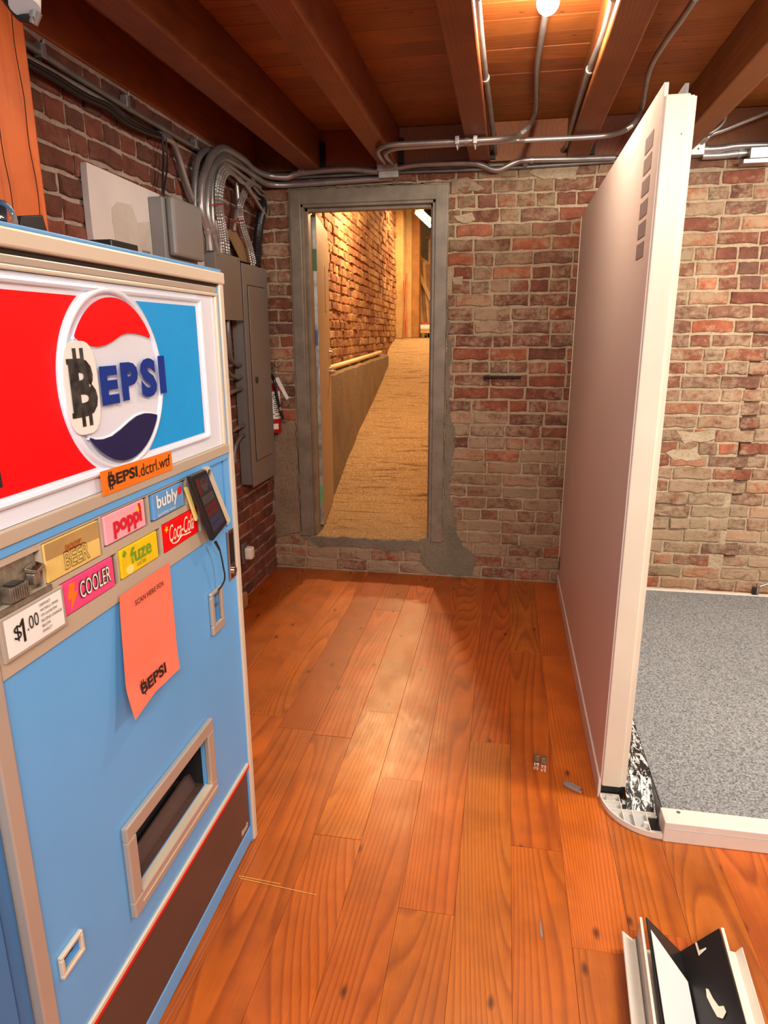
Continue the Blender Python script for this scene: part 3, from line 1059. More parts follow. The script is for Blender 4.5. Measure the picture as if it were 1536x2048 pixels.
o = box('ceiling_hall', (-2.6, 1.2, YB + 0.19, 14.3, 4.0, 4.1), M['hall_timber']); o['kind'] = 'structure'

# pipe on the ledge
tag(MB().tube([(hx(4.75) - 0.03, 4.72, 1.275), (hx(6) - 0.035, 6.0, 1.292), (hx(7.6) - 0.04, 7.6, 1.318), (hx(8.35) - 0.05, 8.35, 1.33)], 0.021, 12).build('ledge_pipe', M['pipe_yellow'], smooth=True),
    'cream pipe lying along the low concrete wall behind the door', 'pipe')
# tube light in the hall
t = thing('tube_light', (-1.17, 9.6, 3.0), 'glowing tube light high in the hall beyond the door', 'tube light')
s = MB(); s.cyl((-1.235, 9.35, 3.075), (-1.085, 9.65, 2.95), 0.022, seg=12); s.build('tube', M['tube_glow'], t, smooth=True)
MB().prism([(-1.25, 9.33, 3.10), (-1.22, 9.36, 3.115), (-1.06, 9.69, 2.99), (-1.09, 9.66, 2.975)], (0.0, 0, 0.05)).build('lamp_housing', M['hall_pine'], t)
s = MB(); s.cyl((-1.16, 9.5, 3.06), (-1.16, 9.5, 3.999), 0.006, seg=6); s.build('cord', M['black'], t)
# wall cupboard at the end of the hall
t = thing('wall_cupboard', (-0.98, 12.4, 2.45), 'pine board box high on the right of the hall', 'cupboard')
p = [(-1.422,12.400,3.143),(-1.416,12.400,2.733)]
MB().box(p[0][0], -0.55, 12.4, 12.8, p[1][2], p[0][2]).build('cabinet_body', M['hall_pine'], t, bevel=0.006)
MB().box(p[0][0] - 0.05, -0.5, 12.38, 12.82, p[0][2] + 0.001, p[0][2] + 0.05).build('cabinet_top', M['hall_timber'], t, bevel=0.006)
MB().cyl((-0.8, 12.6, p[0][2] + 0.05), (-0.8, 12.6, 4.0), 0.02, seg=8).build('hanging_rod', M['hall_timber'], t)
# dark pipes under the hall roof
tag(MB().tube([(-1.402,11.600,3.568),(-1.343,11.600,3.447),(-1.286,11.600,3.385),(-1.241,11.600,3.098)], 0.05, 10).build('roof_duct', M['black_matte'], smooth=True),
    'dark duct under the hall roof beside the tube light', 'duct')
# rack of leaning lengths of timber
t = thing('timber_rack', (-1.3, 12.0, 1.485), 'rack holding lengths of timber upright against the hall end', 'rack')
p = [(-1.560,12.200,2.864),(-1.298,12.200,2.680)]
MB().prism([p[0], p[1], (p[1][0], 12.2, p[1][2] - 0.08), (p[0][0], 12.2, p[0][2] - 0.08)], (0, 0.05, 0)).build('rail', M['hall_pine'], t)
MB().box(p[0][0] - 0.0, p[0][0] + 0.05, 12.255, 12.305, 1.486, p[0][2] - .02).build('upright', M['hall_timber'], t)
pl = [((839, 545), (843, 660)), ((843, 520), (852, 665)), ((850, 525), (858, 660)), ((857, 530), (864, 655)), ((841, 540), (859, 650))]
PTS = [(-1.536,12.100,2.570),(-1.457,12.100,1.656),(-1.503,12.100,2.756),(-1.386,12.100,1.681),(-1.451,12.100,2.738),(-1.325,12.100,1.681),(-1.382,12.100,2.688),(-1.291,12.100,1.781),(-1.518,12.100,2.529),(-1.269,12.100,2.032)]
for i in range(5):
    a, b = Vector(PTS[2 * i]), Vector(PTS[2 * i + 1])
    dirv = (b - a).normalized()
    b = a + dirv * ((a.z - 1.489) / max(0.3, -dirv.z))
    yo = -0.045 * i
    s = MB()
    hw = 0.035
    s.prism([(a.x - hw, 12.1 + yo, a.z), (a.x + hw, 12.1 + yo, a.z), (b.x + hw, 12.0 + yo, b.z), (b.x - hw, 12.0 + yo, b.z)], (0, 0.03, 0))
    tag(s.build('timber_length', M['hall_pine' if i % 2 == 0 else 'hall_timber']),
        ['leftmost upright', 'second from left', 'third from left', 'rightmost upright', 'most slanted dark'][i] + ' timber length leaning at the hall end', 'timber', 'timber lengths leaning at the hall end')
# copper coloured rods
q = [(-1.478,10.100,2.403),(-1.519,10.100,1.489),(-1.522,10.100,2.302),(-1.467,10.100,1.489)]
for a, b, lab in ((q[0], q[1], 'taller reddish rod leaning against the far hall pillar'), (q[2], q[3], 'shorter reddish rod leaning beside the taller rod')):
    b = (b[0], 10.12, 1.49)
    tag(MB().cyl((a[0], 10.22, a[2]), b, 0.016, seg=8).build('leaning_rod', M['copper'], smooth=True), lab, 'rod', 'rods leaning at the far pillar')
# cart with a roll
t = thing('platform_cart', (-1.35, 11.3, 1.486), 'low pine platform cart at the top of the ramp', 'cart')
p = [(-1.635,11.200,1.602),(-1.635,11.200,1.554),(-1.176,11.200,1.553)]
X0, X1, ZT = p[0][0], p[2][0] + 0.4, p[0][2]
MB().box(X0, X1, 11.2, 11.75, ZT - 0.045, ZT).build('platform', M['hall_pine'], t, bevel=0.005)
for xx in (X0 + 0.05, X0 + 0.32, X1 - 0.05):
    for yy in (11.24, 11.7):
        MB().cyl((xx - 0.015, yy, 1.526), (xx + 0.015, yy, 1.526), 0.038, seg=14).build('wheel', M['black'], t, smooth=True)
        MB().box(xx - 0.02, xx + 0.02, yy - 0.02, yy + 0.02, 1.55, ZT - 0.045).build('caster_fork', M['steel_dk'], t)
p = [(-1.592,11.300,1.650),(-1.253,11.300,1.648)]
o = MB().cyl((p[0][0], 11.35, ZT + 0.047), (p[1][0], 11.35, ZT + 0.047), 0.047, seg=18).build('paper_roll', M['paper'], smooth=True)
tag(o, 'thick white roll lying on the platform cart', 'roll')
MB().box(p[0][0] + 0.13, p[1][0] + 0.2, 11.45, 11.6, ZT + 0.001, ZT + 0.13).build('toolbox', M['cart_red'], bevel=0.02)
tag(bpy.data.objects['toolbox'], 'red case on the platform cart behind the white roll', 'case')

# ------------------------------------------------------------------ timber post behind the machine
o = MB().box(-1.483, -1.30, 1.50, 1.855, 0, 2.459).build('trim_3', M['post'], bevel=0.012)
o['kind'] = 'structure'
for y0, zz in ((1.69, 0), (1.80, 1)):
    s = MB()
    pts = [(-1.2995, y0 + 0.004 * math.sin(k * 1.7 + zz) + 0.002 * k, 2.40 - 0.06 * k) for k in range(10)]
    s.tube(pts, 0.0013, 5, 2)
    k = s.build('crack', M['gap'], o)

# ------------------------------------------------------------------ white wallboard on the left wall
t = thing('wallboard', (-1.475, 2.9, 0), 'white painted wallboard with grey skim patch on left brick wall', 'wallboard')
WX = -1.462
s = MB()
rg2 = random.Random(4)
poly = [(LW + 0.004, 2.325, 0.0)]
for k in range(22): poly.append((LW + 0.004, 2.325 + rg2.uniform(-.006, .006), 0.1 * k))
poly += [(LW + 0.004, 2.33, 2.122), (LW + 0.004, 2.9, 2.11), (LW + 0.004, 3.45, 2.095), (LW + 0.004, 3.45, 0.0)]
s.prism(poly, (WX - LW - 0.004, 0, 0))
s.build('board_panel', M['ply'], t)
blob('skim_patch', [(2.46, 1.66), (2.46, 1.99), (2.50, 2.03), (2.60, 2.035), (2.64, 1.975), (2.74, 1.985), (2.86, 1.96), (2.88, 1.66)], WX, 0.0012, M['skim'], t, 5, axis='x', amp=0.006)
MB().box(WX + 0.001, WX + 0.022, 3.33, 3.47, 0.0, 0.085).build('base_block', M['wood_block'], t, bevel=0.003)
t = thing('wall_socket', (WX, 3.40, 0.33), 'steel wall socket plate near floor at end of wallboard', 'socket')
p = [(-1.460,3.473,0.376),(-1.460,3.454,0.254),(-1.460,3.531,0.296)]
MB().box(WX + 0.001, WX + 0.012, p[0][1] - 0.01, p[0][1] + 0.055, p[1][2], p[0][2]).build('plate', M['steel_dk'], t, bevel=0.002)
zc = (p[0][2] + p[1][2]) / 2
o = MB().box(WX + 0.013, WX + 0.060, p[0][1] + 0.0, p[0][1] + 0.055, zc - 0.036, zc + 0.036).build('plug_adapter', M['stickerw'], bevel=0.012)
tag(o, 'small white plug adapter in the socket near the floor', 'plug')

# ------------------------------------------------------------------ electrical boxes
# upper grey box with domed cover
t = thing('disconnect_box', (-1.42, 2.88, 1.85), 'upper grey steel box with raised cover on the wallboard', 'electrical box', 'grey electrical boxes')
MB().box(WX + 0.001, -1.40, 2.735, 3.03, 1.80, 2.085).build('box_body', M['grey_paint2'], t, bevel=0.004)
s = MB(); s.box(-1.399, -1.362, 2.755, 3.03, 1.86, 2.09); s.build('cover', M['grey_paint2'], t, bevel=0.012)
MB().box(-1.399, -1.385, 2.80, 2.98, 1.81, 1.845).build('lower_lip', M['grey_paint2'], t, bevel=0.004)
# wireway box
t = thing('wireway_box', (-1.43, 3.38, 1.62), 'middle grey steel wiring box under the metal conduits', 'electrical box', 'grey electrical boxes')
MB().box(WX + 0.001, -1.408, 3.235, 3.545, 1.62, 1.928).build('box_body', M['grey_paint'], t, bevel=0.002)
MB().box(-1.407, -1.402, 3.232, 3.548, 1.615, 1.932).build('cover', M['grey_paint'], t, bevel=0.0015)
for (yy, zz) in ((3.26, 1.915), (3.52, 1.915)):
    MB().cyl((-1.402, yy, zz), (-1.399, yy, zz), 0.005, seg=8).build('screw', M['steel_dk'], t)
# panelboard
t = thing('panelboard', (-1.45, 3.77, 0.70), 'tall grey breaker panel with hinged door by the corner', 'electrical box', 'grey electrical boxes')
MB().box(LW + 0.006, -1.412, 3.585, 3.945, 0.70, 1.905).build('box_body', M['grey_paint'], t, bevel=0.002)
MB().box(-1.411, -1.404, 3.575, 3.955, 0.69, 1.912).build('front_trim', M['grey_paint'], t, bevel=0.002)
dr = MB().box(-1.4035, -1.398, 3.635, 3.90, 0.835, 1.80).build('panel_door', M['grey_paint'], t, bevel=0.002)
MB().box(-1.4038, -1.4032, 3.630, 3.905, 0.829, 1.806).build('door_gap', M['black'], t)
MB().box(-1.3975, -1.393, 3.672, 3.705, 1.275, 1.31).build('latch', M['black'], dr, bevel=0.001)
# short conduit stubs on the left side of the panel
lab = 'short metal conduit stub entering the left side of breaker panel'
stubs = [(-1.440,3.355,1.595),(-1.440,3.357,1.528),(-1.440,3.397,1.452),(-1.440,3.454,1.433)]
tag(MB().tube([(-1.43, 3.40, 1.619), (-1.43, 3.40, 1.52), (-1.44, 3.44, 1.42), (-1.447, 3.52, 1.385), (-1.447, 3.584, 1.382)], 0.012, 10).build('conduit_stub', M['steel_dk'], smooth=True), 'upper curved metal conduit from wiring box to breaker panel', 'conduit')
tag(MB().tube([(-1.43, 3.33, 1.619), (-1.43, 3.33, 1.48), (-1.44, 3.38, 1.36), (-1.447, 3.50, 1.318), (-1.447, 3.584, 1.315)], 0.012, 10).build('conduit_stub', M['steel_dk'], smooth=True), 'lower curved metal conduit from wiring box to breaker panel', 'conduit')
for zz, lb in ((1.25, 'straight metal conduit stub midway on breaker panel side'), (1.045, 'straight low metal conduit stub on breaker panel side')):
    tag(MB().tube([(-1.449, 3.40, zz - 0.01), (-1.449, 3.50, zz), (-1.449, 3.584, zz)], 0.012, 10).build('conduit_stub', M['steel_dk'], smooth=True), lb, 'conduit')
tag(MB().tube([(-1.449, 3.42, 0.86), (-1.449, 3.44, 0.94), (-1.449, 3.51, 0.985), (-1.449, 3.584, 0.99)], 0.011, 10).build('conduit_stub', M['steel_dk'], smooth=True), 'lowest metal conduit stub bending down beside breaker panel', 'conduit')

# big conduits sweeping from the wiring box to the back wall
t = None
def conduit(name, pts, r, mat, label, cat='conduit', group=None, seg=12, sub=6, bands=()):
    o = MB().tube(pts, r, seg, sub).build(name, mat, smooth=True)
    tag(o, label, cat, group)
    for b in bands:
        a = Vector(pts[b]); c2 = Vector(pts[b + 1]); d = (c2 - a).normalized()
        MB().cyl(a, a + d * 0.02, r * 1.28, seg=12).build('coupling', M['steel'], o, smooth=True)
    return o
g_arch = 'metal conduits arching over the wiring box'
A1 = [(-1.425,3.229,1.943),(-1.425,3.213,2.012),(-1.425,3.161,2.092),(-1.425,3.159,2.145),(-1.425,3.183,2.224),(-1.425,3.245,2.301),(-1.425,3.330,2.378),(-1.425,3.445,2.431),(-1.425,3.566,2.444),(-1.425,3.756,2.443)]
A1[0] = (-1.425, A1[0][1], 1.934)
A1b = [(-1.43, 3.88, 2.452 - 0.02), (-1.40, 4.02, 2.427), (-1.30, 4.075, 2.424)]
conduit('conduit', A1 + A1b + [(-1.219,4.085,2.444),(-0.952,4.085,2.454),(-0.807,4.085,2.438),(-0.758,4.085,2.433)], 0.0175, M['steel'], 'thickest foremost conduit arching over the wiring box to back wall', bands=(1,))
A2 = [(-1.430,3.322,1.947),(-1.430,3.295,1.994),(-1.430,3.245,2.073),(-1.430,3.243,2.160),(-1.430,3.281,2.255),(-1.430,3.351,2.330),(-1.430,3.455,2.385),(-1.430,3.570,2.399),(-1.430,3.777,2.401)]
A2[0] = (-1.43, A2[0][1], 1.934)
conduit('conduit', A2 + [(-1.42, 3.93, 2.39), (-1.40, 4.04, 2.385), (-1.30, 4.105, 2.388), (-1.0, 4.108, 2.395), (-0.68, 4.108, 2.402)], 0.016, M['steel'], 'second thick conduit arching lower over the wiring box', bands=(1,))
A3 = [(-1.452,3.244,1.945),(-1.452,3.198,2.000),(-1.452,3.153,2.081),(-1.452,3.157,2.167),(-1.452,3.178,2.256),(-1.452,3.222,2.333),(-1.452,3.307,2.387),(-1.452,3.389,2.404),(-1.452,3.548,2.411),(-1.452,3.792,2.417)]
A3[0] = (-1.452, A3[0][1], 1.934)
conduit('conduit', A3[:9] + [(-1.455, 3.85, 2.42), (-1.45, 4.0, 2.405)], 0.015, M['steel_dk'], 'rearmost conduit arching over the wiring box close to wall')
A4 = [(-1.440,3.303,1.945),(-1.440,3.272,1.998),(-1.440,3.216,2.069),(-1.440,3.220,2.157),(-1.440,3.254,2.260),(-1.440,3.323,2.340),(-1.440,3.413,2.396),(-1.440,3.501,2.416),(-1.440,3.651,2.420)]
A4[0] = (-1.44, A4[0][1], 1.934)
conduit('conduit', A4 + [(-1.44, 3.9, 2.40), (-1.435, 4.03, 2.39)], 0.014, M['steel_dk'], 'thin conduit tucked between the two thick arching ones')
A5 = [(-1.430,3.371,1.945),(-1.430,3.355,1.997),(-1.430,3.300,2.058),(-1.430,3.297,2.148),(-1.430,3.318,2.240),(-1.430,3.365,2.309),(-1.430,3.425,2.351),(-1.430,3.502,2.373)]
A5[0] = (-1.43, A5[0][1], 1.934)
conduit('conduit', A5 + [(-1.43, 3.75, 2.36), (-1.43, 3.98, 2.355)], 0.012, M['steel'], 'rightmost smooth conduit of the arch over the wiring box')
# armoured cables into the wiring box
g_arm = 'armoured cables arching into the wiring box'
for i in range(4):
    dx = 4.5 * i
    base = [(450, 503), (446, 480), (437, 445), (432, 410), (432, 375), (437, 345), (446, 333), (458, 336), (472, 352), (488, 366)]
    XP = {0: [(-1.410,3.373,1.945),(-1.410,3.357,1.997),(-1.410,3.315,2.071),(-1.410,3.298,2.147),(-1.410,3.311,2.227),(-1.410,3.353,2.301),(-1.410,3.413,2.341),(-1.410,3.489,2.351),(-1.410,3.577,2.332),(-1.410,3.685,2.320)],
          1: [(-1.405,3.387,1.944),(-1.405,3.370,1.998),(-1.405,3.328,2.073),(-1.405,3.311,2.149),(-1.405,3.323,2.227),(-1.405,3.371,2.298),(-1.405,3.425,2.334),(-1.405,3.494,2.340),(-1.405,3.583,2.321),(-1.405,3.685,2.310)],
          2: [(-1.402,3.418,1.945),(-1.402,3.394,1.997),(-1.402,3.351,2.076),(-1.402,3.328,2.152),(-1.402,3.346,2.227),(-1.402,3.387,2.293),(-1.402,3.441,2.326),(-1.402,3.512,2.332),(-1.402,3.595,2.317),(-1.402,3.698,2.308)],
          3: [(-1.400,3.439,1.945),(-1.400,3.421,1.995),(-1.400,3.370,2.068),(-1.400,3.347,2.150),(-1.400,3.365,2.226),(-1.400,3.405,2.287),(-1.400,3.460,2.319),(-1.400,3.525,2.323),(-1.400,3.610,2.310),(-1.400,3.714,2.301)]}[i]
    XP[0] = (XP[0][0] - 0.016, XP[0][1], 1.934)
    XP[1] = (XP[1][0] - 0.010, XP[1][1], XP[1][2])
    o = MB().tube(XP + [(-1.44 + .01 * i, 4.02, 2.24 - 0.012 * i)], 0.0072, 8, 5, ripple=0.2).build('armoured_cable', M['armour'])
    tag(o, ['leftmost', 'second from left', 'third from left', 'rightmost'][i] + ' ribbed metal cable arching into the wiring box', 'cable', g_arm)
# armoured cables into the breaker panel
g2 = 'armoured cables dropping into the breaker panel'
B = [[(-1.430,3.788,1.936),(-1.430,3.752,1.995),(-1.430,3.689,2.064),(-1.430,3.643,2.132),(-1.430,3.631,2.192),(-1.430,3.668,2.247),(-1.430,3.734,2.308),(-1.430,3.807,2.360)],
     [(-1.430,3.828,1.940),(-1.430,3.783,2.004),(-1.430,3.718,2.068),(-1.430,3.671,2.137),(-1.430,3.660,2.197),(-1.430,3.704,2.254),(-1.430,3.771,2.316),(-1.430,3.837,2.361)],
     [(-1.430,3.859,1.937),(-1.430,3.814,2.002),(-1.430,3.749,2.072),(-1.430,3.700,2.136),(-1.430,3.688,2.199),(-1.430,3.732,2.251),(-1.430,3.800,2.314),(-1.430,3.858,2.350)]]
for i, XP in enumerate(B):
    XP[0] = (-1.43, XP[0][1], 1.918)
    o = MB().tube(XP, 0.0068, 8, 5, ripple=0.2).build('armoured_cable', M['armour'])
    tag(o, ['left', 'middle', 'right'][i] + ' one of three ribbed cables dropping into breaker panel', 'cable', g2)
g3 = 'armoured cables crossing to the dark wall hole'
for i, XP in enumerate(([(-1.450,3.806,2.356),(-1.450,3.877,2.329),(-1.450,3.975,2.303),(-1.460,4.092,2.305),(-1.475,4.214,2.318)],
                        [(-1.440,3.858,2.376),(-1.440,3.900,2.348),(-1.450,4.036,2.332),(-1.475,4.226,2.346)],
                        [(-1.430,3.849,2.389),(-1.440,3.949,2.363),(-1.450,4.072,2.355),(-1.475,4.246,2.361)])):
    o = MB().tube(XP, 0.0066, 8, 5, ripple=0.2).build('armoured_cable', M['armour'])
    tag(o, ['lowest', 'middle', 'highest'][i] + ' of three ribbed cables running into the dark wall hole', 'cable', g3)
# dark hole plate
p = [(-1.484,4.260,2.347)]
tag(MB().box(LW + 0.004, LW + 0.010, p[0][1] - 0.07, p[0][1] + 0.05, p[0][2] - 0.06, p[0][2] + 0.05).build('hole_plate', M['black_matte']), 'dark hole plate in left wall where metal cables enter', 'hole plate')
XP = [(-1.440,3.582,2.070),(-1.440,3.594,2.106),(-1.440,3.631,2.168),(-1.440,3.661,2.222),(-1.440,3.661,2.271),(-1.440,3.655,2.320)]
conduit('conduit', XP, 0.011, M['steel'], 'bright single bent conduit between the cable loops')
# black corrugated hose
XP = [(-1.430,3.867,1.938),(-1.430,3.886,2.010),(-1.430,3.914,2.094),(-1.430,3.959,2.180),(-1.430,4.020,2.257)]
XP[0] = (-1.43, XP[0][1], 1.918)
o = MB().tube(XP + [(-1.465, XP[-1][1] + 0.06, XP[-1][2] + 0.05)], 0.026, 14, 5, ripple=0.07).build('corrugated_hose', M['black'], smooth=False)
tag(o, 'thick black corrugated hose rising from the breaker panel', 'hose')
# red ties
for i, (p, lb) in enumerate((([(-1.395,3.222,2.134),(-1.395,3.343,2.159)], 'red tie round the armoured cables over wiring box'), ([(-1.415,3.481,2.103),(-1.415,3.669,2.136)], 'red tie round cables over the breaker panel'), ([(-1.430,3.823,2.318),(-1.430,3.898,2.306)], 'red tie on the cables near the wall hole'))):
    tag(MB().tube([p[0], p[1]], 0.003, 6, 1).build('cable_tie', M['red_tie']), lb, 'tie')
# brown board leaning behind the cables
p = [(-1.452,3.504,2.062),(-1.452,3.614,2.087),(-1.452,3.909,1.935),(-1.452,3.688,1.932)]
tag(MB().prism(p, (-0.004, 0, 0)).build('brown_slat', M['slat']), 'brown board strip leaning behind the cables on breaker panel', 'board strip')
# conduits and cables along the top of the left wall
XP = [(-1.470,2.065,2.395),(-1.470,2.357,2.386),(-1.470,2.747,2.383),(-1.470,3.270,2.387)]
conduit('conduit', XP, 0.012, M['steel_dk'], 'long straight conduit under the joist on the left wall')
for i, q in enumerate([(-1.465,2.152,2.395),(-1.465,2.640,2.399),(-1.465,3.229,2.396)]):
    s = MB(); s.box(LW + 0.008, q[0] + 0.012, q[1] - 0.012, q[1] + 0.012, q[2] - 0.02, q[2] + 0.022)
    s.cyl((q[0] + 0.012, q[1], q[2] + 0.02), (q[0] + 0.012, q[1], q[2] + 0.035), 0.005, seg=8)
    tag(s.build('strut_clamp', M['steel'], bevel=0.002), ['leftmost', 'middle', 'rightmost'][i] + ' of three small clamps on the long left wall conduit', 'clamp', 'clamps along the left wall conduit')
for k in range(3):
    XP = [[(-1.462,2.065,2.342),(-1.462,2.206,2.345),(-1.462,2.364,2.339),(-1.462,2.502,2.348),(-1.462,2.615,2.334),(-1.462,2.743,2.333),(-1.462,2.895,2.347)], [(-1.455,2.053,2.330),(-1.455,2.193,2.329),(-1.455,2.336,2.323),(-1.455,2.478,2.331),(-1.455,2.594,2.318),(-1.455,2.728,2.320),(-1.455,2.888,2.337)],
          [(-1.470,2.078,2.353),(-1.470,2.220,2.359),(-1.470,2.385,2.355),(-1.470,2.527,2.364),(-1.470,2.639,2.351),(-1.470,2.772,2.349),(-1.470,2.928,2.356)]][k]
    tag(MB().tube(XP, 0.009, 8).build('power_cable', M['black'], smooth=True), ['middle', 'lowest', 'uppermost'][k] + ' of three black cables sagging along the left wall top', 'cable', 'black cables along the left wall top')
XP = [(-1.466,2.068,2.354),(-1.466,2.238,2.355),(-1.466,2.478,2.354),(-1.466,2.657,2.332)]
conduit('conduit', XP, 0.010, M['steel'], 'bright thin conduit lying behind the black cables')
XP = [(-1.455,2.893,2.340),(-1.455,2.981,2.343),(-1.455,3.033,2.296),(-1.455,3.078,2.225),(-1.455,3.118,2.171),(-1.455,3.153,2.137)]
conduit('conduit', XP, 0.0125, M['steel'], 'front conduit bending down above the upper grey box')
XP = [(-1.468,2.890,2.354),(-1.468,2.978,2.361),(-1.468,3.034,2.317),(-1.468,3.069,2.244),(-1.468,3.115,2.171),(-1.468,3.149,2.134)]
conduit('conduit', XP, 0.0115, M['steel_dk'], 'rear conduit bending down above the upper grey box')
XP = [(-1.448,2.878,2.331),(-1.448,2.875,2.270),(-1.448,2.858,2.199),(-1.448,2.840,2.121),(-1.448,2.840,2.051),(-1.448,2.852,1.975),(-1.448,2.868,1.913)]
tag(MB().tube(XP, 0.0045, 8).build('hanging_cable', M['black'], smooth=True), 'black cable hanging in front of the white wallboard', 'cable')
XP = [(-1.445,2.904,2.341),(-1.445,2.898,2.237),(-1.445,2.847,2.122),(-1.445,2.848,2.033),(-1.445,2.875,1.958),(-1.445,2.882,1.898)]
tag(MB().tube(XP, 0.0035, 8).build('hanging_cable', M['black'], smooth=True), 'thinner black cable knotted beside the hanging one', 'cable')

# ------------------------------------------------------------------ conduits on back wall and ceiling
t = thing('junction_box', (-0.65, 4.08, 2.40), 'square steel junction box above the door head', 'junction box', 'steel junction boxes')
p = [(-0.761,4.060,2.469),(-0.645,4.060,2.392)]
MB().box(p[0][0], p[1][0], 4.05, 4.12, p[1][2] + 0.035, p[0][2]).build('box_body', M['box_steel'], t, bevel=0.002)
MB().box(p[0][0] + 0.01, p[1][0] + 0.005, 4.045, 4.10, p[1][2], p[1][2] + 0.034).build('cover_plate', M['box_steel'], t, bevel=0.002)
JB = ((p[0][0] + p[1][0]) / 2, 4.05, p[0][2])
r1 = [(-0.687,3.692,2.440),(-0.620,3.592,2.440),(-0.483,3.582,2.440),(-0.240,3.585,2.440),(-0.038,3.573,2.440),(0.036,3.472,2.440)]
r1t = [(0.091,3.782,2.600),(0.075,3.219,2.600),(0.078,2.921,2.600),(0.083,2.680,2.600)]
conduit('conduit', [(JB[0] - 0.012, 4.06, p[0][2])] + r1 + r1t, 0.0118, M['steel'], 'upper ceiling conduit running to the glowing bulb', bands=(4,))
r2 = [(-0.654,3.727,2.435),(-0.590,3.633,2.435),(-0.437,3.616,2.435),(-0.193,3.610,2.435),(0.068,3.608,2.435),(0.344,3.611,2.435),(0.448,3.581,2.435),(0.504,3.467,2.435)]
r2t = [(0.575,3.659,2.560),(0.518,3.182,2.560),(0.519,2.917,2.560),(0.532,2.737,2.560),(0.540,2.580,2.560)]
conduit('conduit', [(JB[0] + 0.03, 4.06, p[0][2])] + r2 + r2t, 0.0118, M['steel'], 'ceiling conduit running behind the top of the booth wall', bands=(4,))
k1 = [(-0.130,2.308,2.500),(-0.129,2.608,2.500),(-0.125,2.955,2.500),(-0.116,3.387,2.500),(-0.108,3.930,2.500),(-0.108,4.225,2.500)]
conduit('conduit', k1, 0.0125, M['steel_dk'], 'dull conduit along the joist nearest the picture middle', bands=(2,))
k4 = [(0.269,2.383,2.500),(0.273,2.664,2.500),(0.264,2.942,2.500),(0.262,3.390,2.500),(0.266,3.817,2.500),(0.263,4.052,2.500),(0.223,4.179,2.500),(0.141,4.274,2.500)]
conduit('conduit', k4 + [(0.056,4.090,2.432)], 0.0125, M['steel_dk'], 'dull conduit along the joist left of the booth wall', bands=(2,))
w1 = [(-0.646,4.085,2.446),(-0.549,4.085,2.457),(-0.409,4.085,2.457),(-0.243,4.085,2.454),(-0.174,4.085,2.439),(-0.119,4.085,2.416),(-0.070,4.085,2.417),(0.002,4.085,2.446),(0.081,4.085,2.455),(0.319,4.085,2.449),(0.526,4.085,2.447)]
conduit('conduit', w1, 0.015, M['steel'], 'wavy thick conduit right of the junction box', bands=(8,))
for i, w in enumerate(([(-1.351,4.115,2.427),(-0.763,4.115,2.429)], [(-0.653,4.115,2.430),(-0.079,4.115,2.426),(0.557,4.115,2.436)])):
    conduit('conduit', w, 0.009, M['steel_dk'], ('straight thin conduit above the door left of junction box', 'straight thin conduit above the bricks right of junction box')[i])
for i, w in enumerate(([(-1.354,4.125,2.445),(-0.765,4.125,2.447)], [(-0.655,4.125,2.445),(0.190,4.125,2.447),(0.557,4.125,2.455)])):
    conduit('conduit', w, 0.008, M['steel_dk'], ('upper thin conduit above the door left of junction box', 'upper thin conduit behind the wavy conduit')[i])
# two-screw clamps
for i, (q, lb) in enumerate((([(-0.277,3.605,2.440)], 'two-screw clamp left on paired ceiling conduits'), ([(-0.191,3.612,2.440)], 'strut clamp right on paired ceiling conduits'))):
    s = MB(); x, yy, zz = q[0]
    s.box(x - 0.010, x + 0.010, yy - 0.05, yy + 0.022, zz - 0.018, zz + 0.018)
    for dd in (-0.04, 0.0): s.cyl((x, yy + dd, zz - 0.034), (x, yy + dd, zz - 0.018), 0.004, seg=6)
    tag(s.build('pipe_clamp', M['steel'], bevel=0.002), lb, 'clamp')
q = [(-1.212,4.100,2.450)]
s = MB(); x, yy, zz = q[0]; s.cyl((x - 0.012, 4.085, zz), (x + 0.004, 4.085, zz), 0.021, seg=14); s.cyl((x + 0.01, 4.085, zz), (x + 0.022, 4.085, zz), 0.021, seg=14)
tag(s.build('pipe_coupling', M['steel'], smooth=True), 'bright coupling on the conduit above the door corner', 'coupling')
p = [(-1.392,4.070,2.464),(-1.386,4.070,2.569)]
tag(MB().cyl(p[0], (p[1][0], 4.07, 2.459 if p[1][2] < 2.459 else 2.459), 0.004, seg=8).build('threaded_rod', M['steel']), 'thin threaded rod holding the conduits near the corner', 'rod')
# right side conduits and boxes
p = [(0.899,4.090,2.489),(0.966,4.090,2.434)]
t = thing('junction_box', (p[0][0], 4.09, p[1][2]), 'small steel junction box right behind the booth wall top', 'junction box', 'steel junction boxes')
MB().box(p[0][0], p[1][0], 4.05, 4.12, p[1][2], p[0][2]).build('box_body', M['box_steel'], t, bevel=0.003)
MB().cyl(((p[0][0] + p[1][0]) / 2, 4.05, (p[0][2] + p[1][2]) / 2), ((p[0][0] + p[1][0]) / 2, 4.047, (p[0][2] + p[1][2]) / 2), 0.005, seg=8).build('screw', M['black'], t)
JR = p
p = [(1.184,4.060,2.456),(1.334,4.060,2.399)]
t = thing('junction_box', (p[0][0], 4.09, p[1][2]), 'steel junction box at the right picture edge', 'junction box', 'steel junction boxes')
MB().box(p[0][0], p[1][0], 4.04, 4.12, p[1][2] + 0.005, p[0][2]).build('box_body', M['box_steel'], t, bevel=0.003)
MB().box(p[0][0] - 0.03, p[1][0], 4.035, 4.12, p[1][2] - 0.018, p[1][2] + 0.003).build('cover_plate', M['box_steel'], t, bevel=0.002)
conduit('conduit', [(0.961,4.085,2.466),(1.047,4.085,2.466),(1.142,4.085,2.474),(1.357,4.085,2.470)], 0.018, M['steel'], 'upper fat conduit above the bright brick wall', bands=(0,))
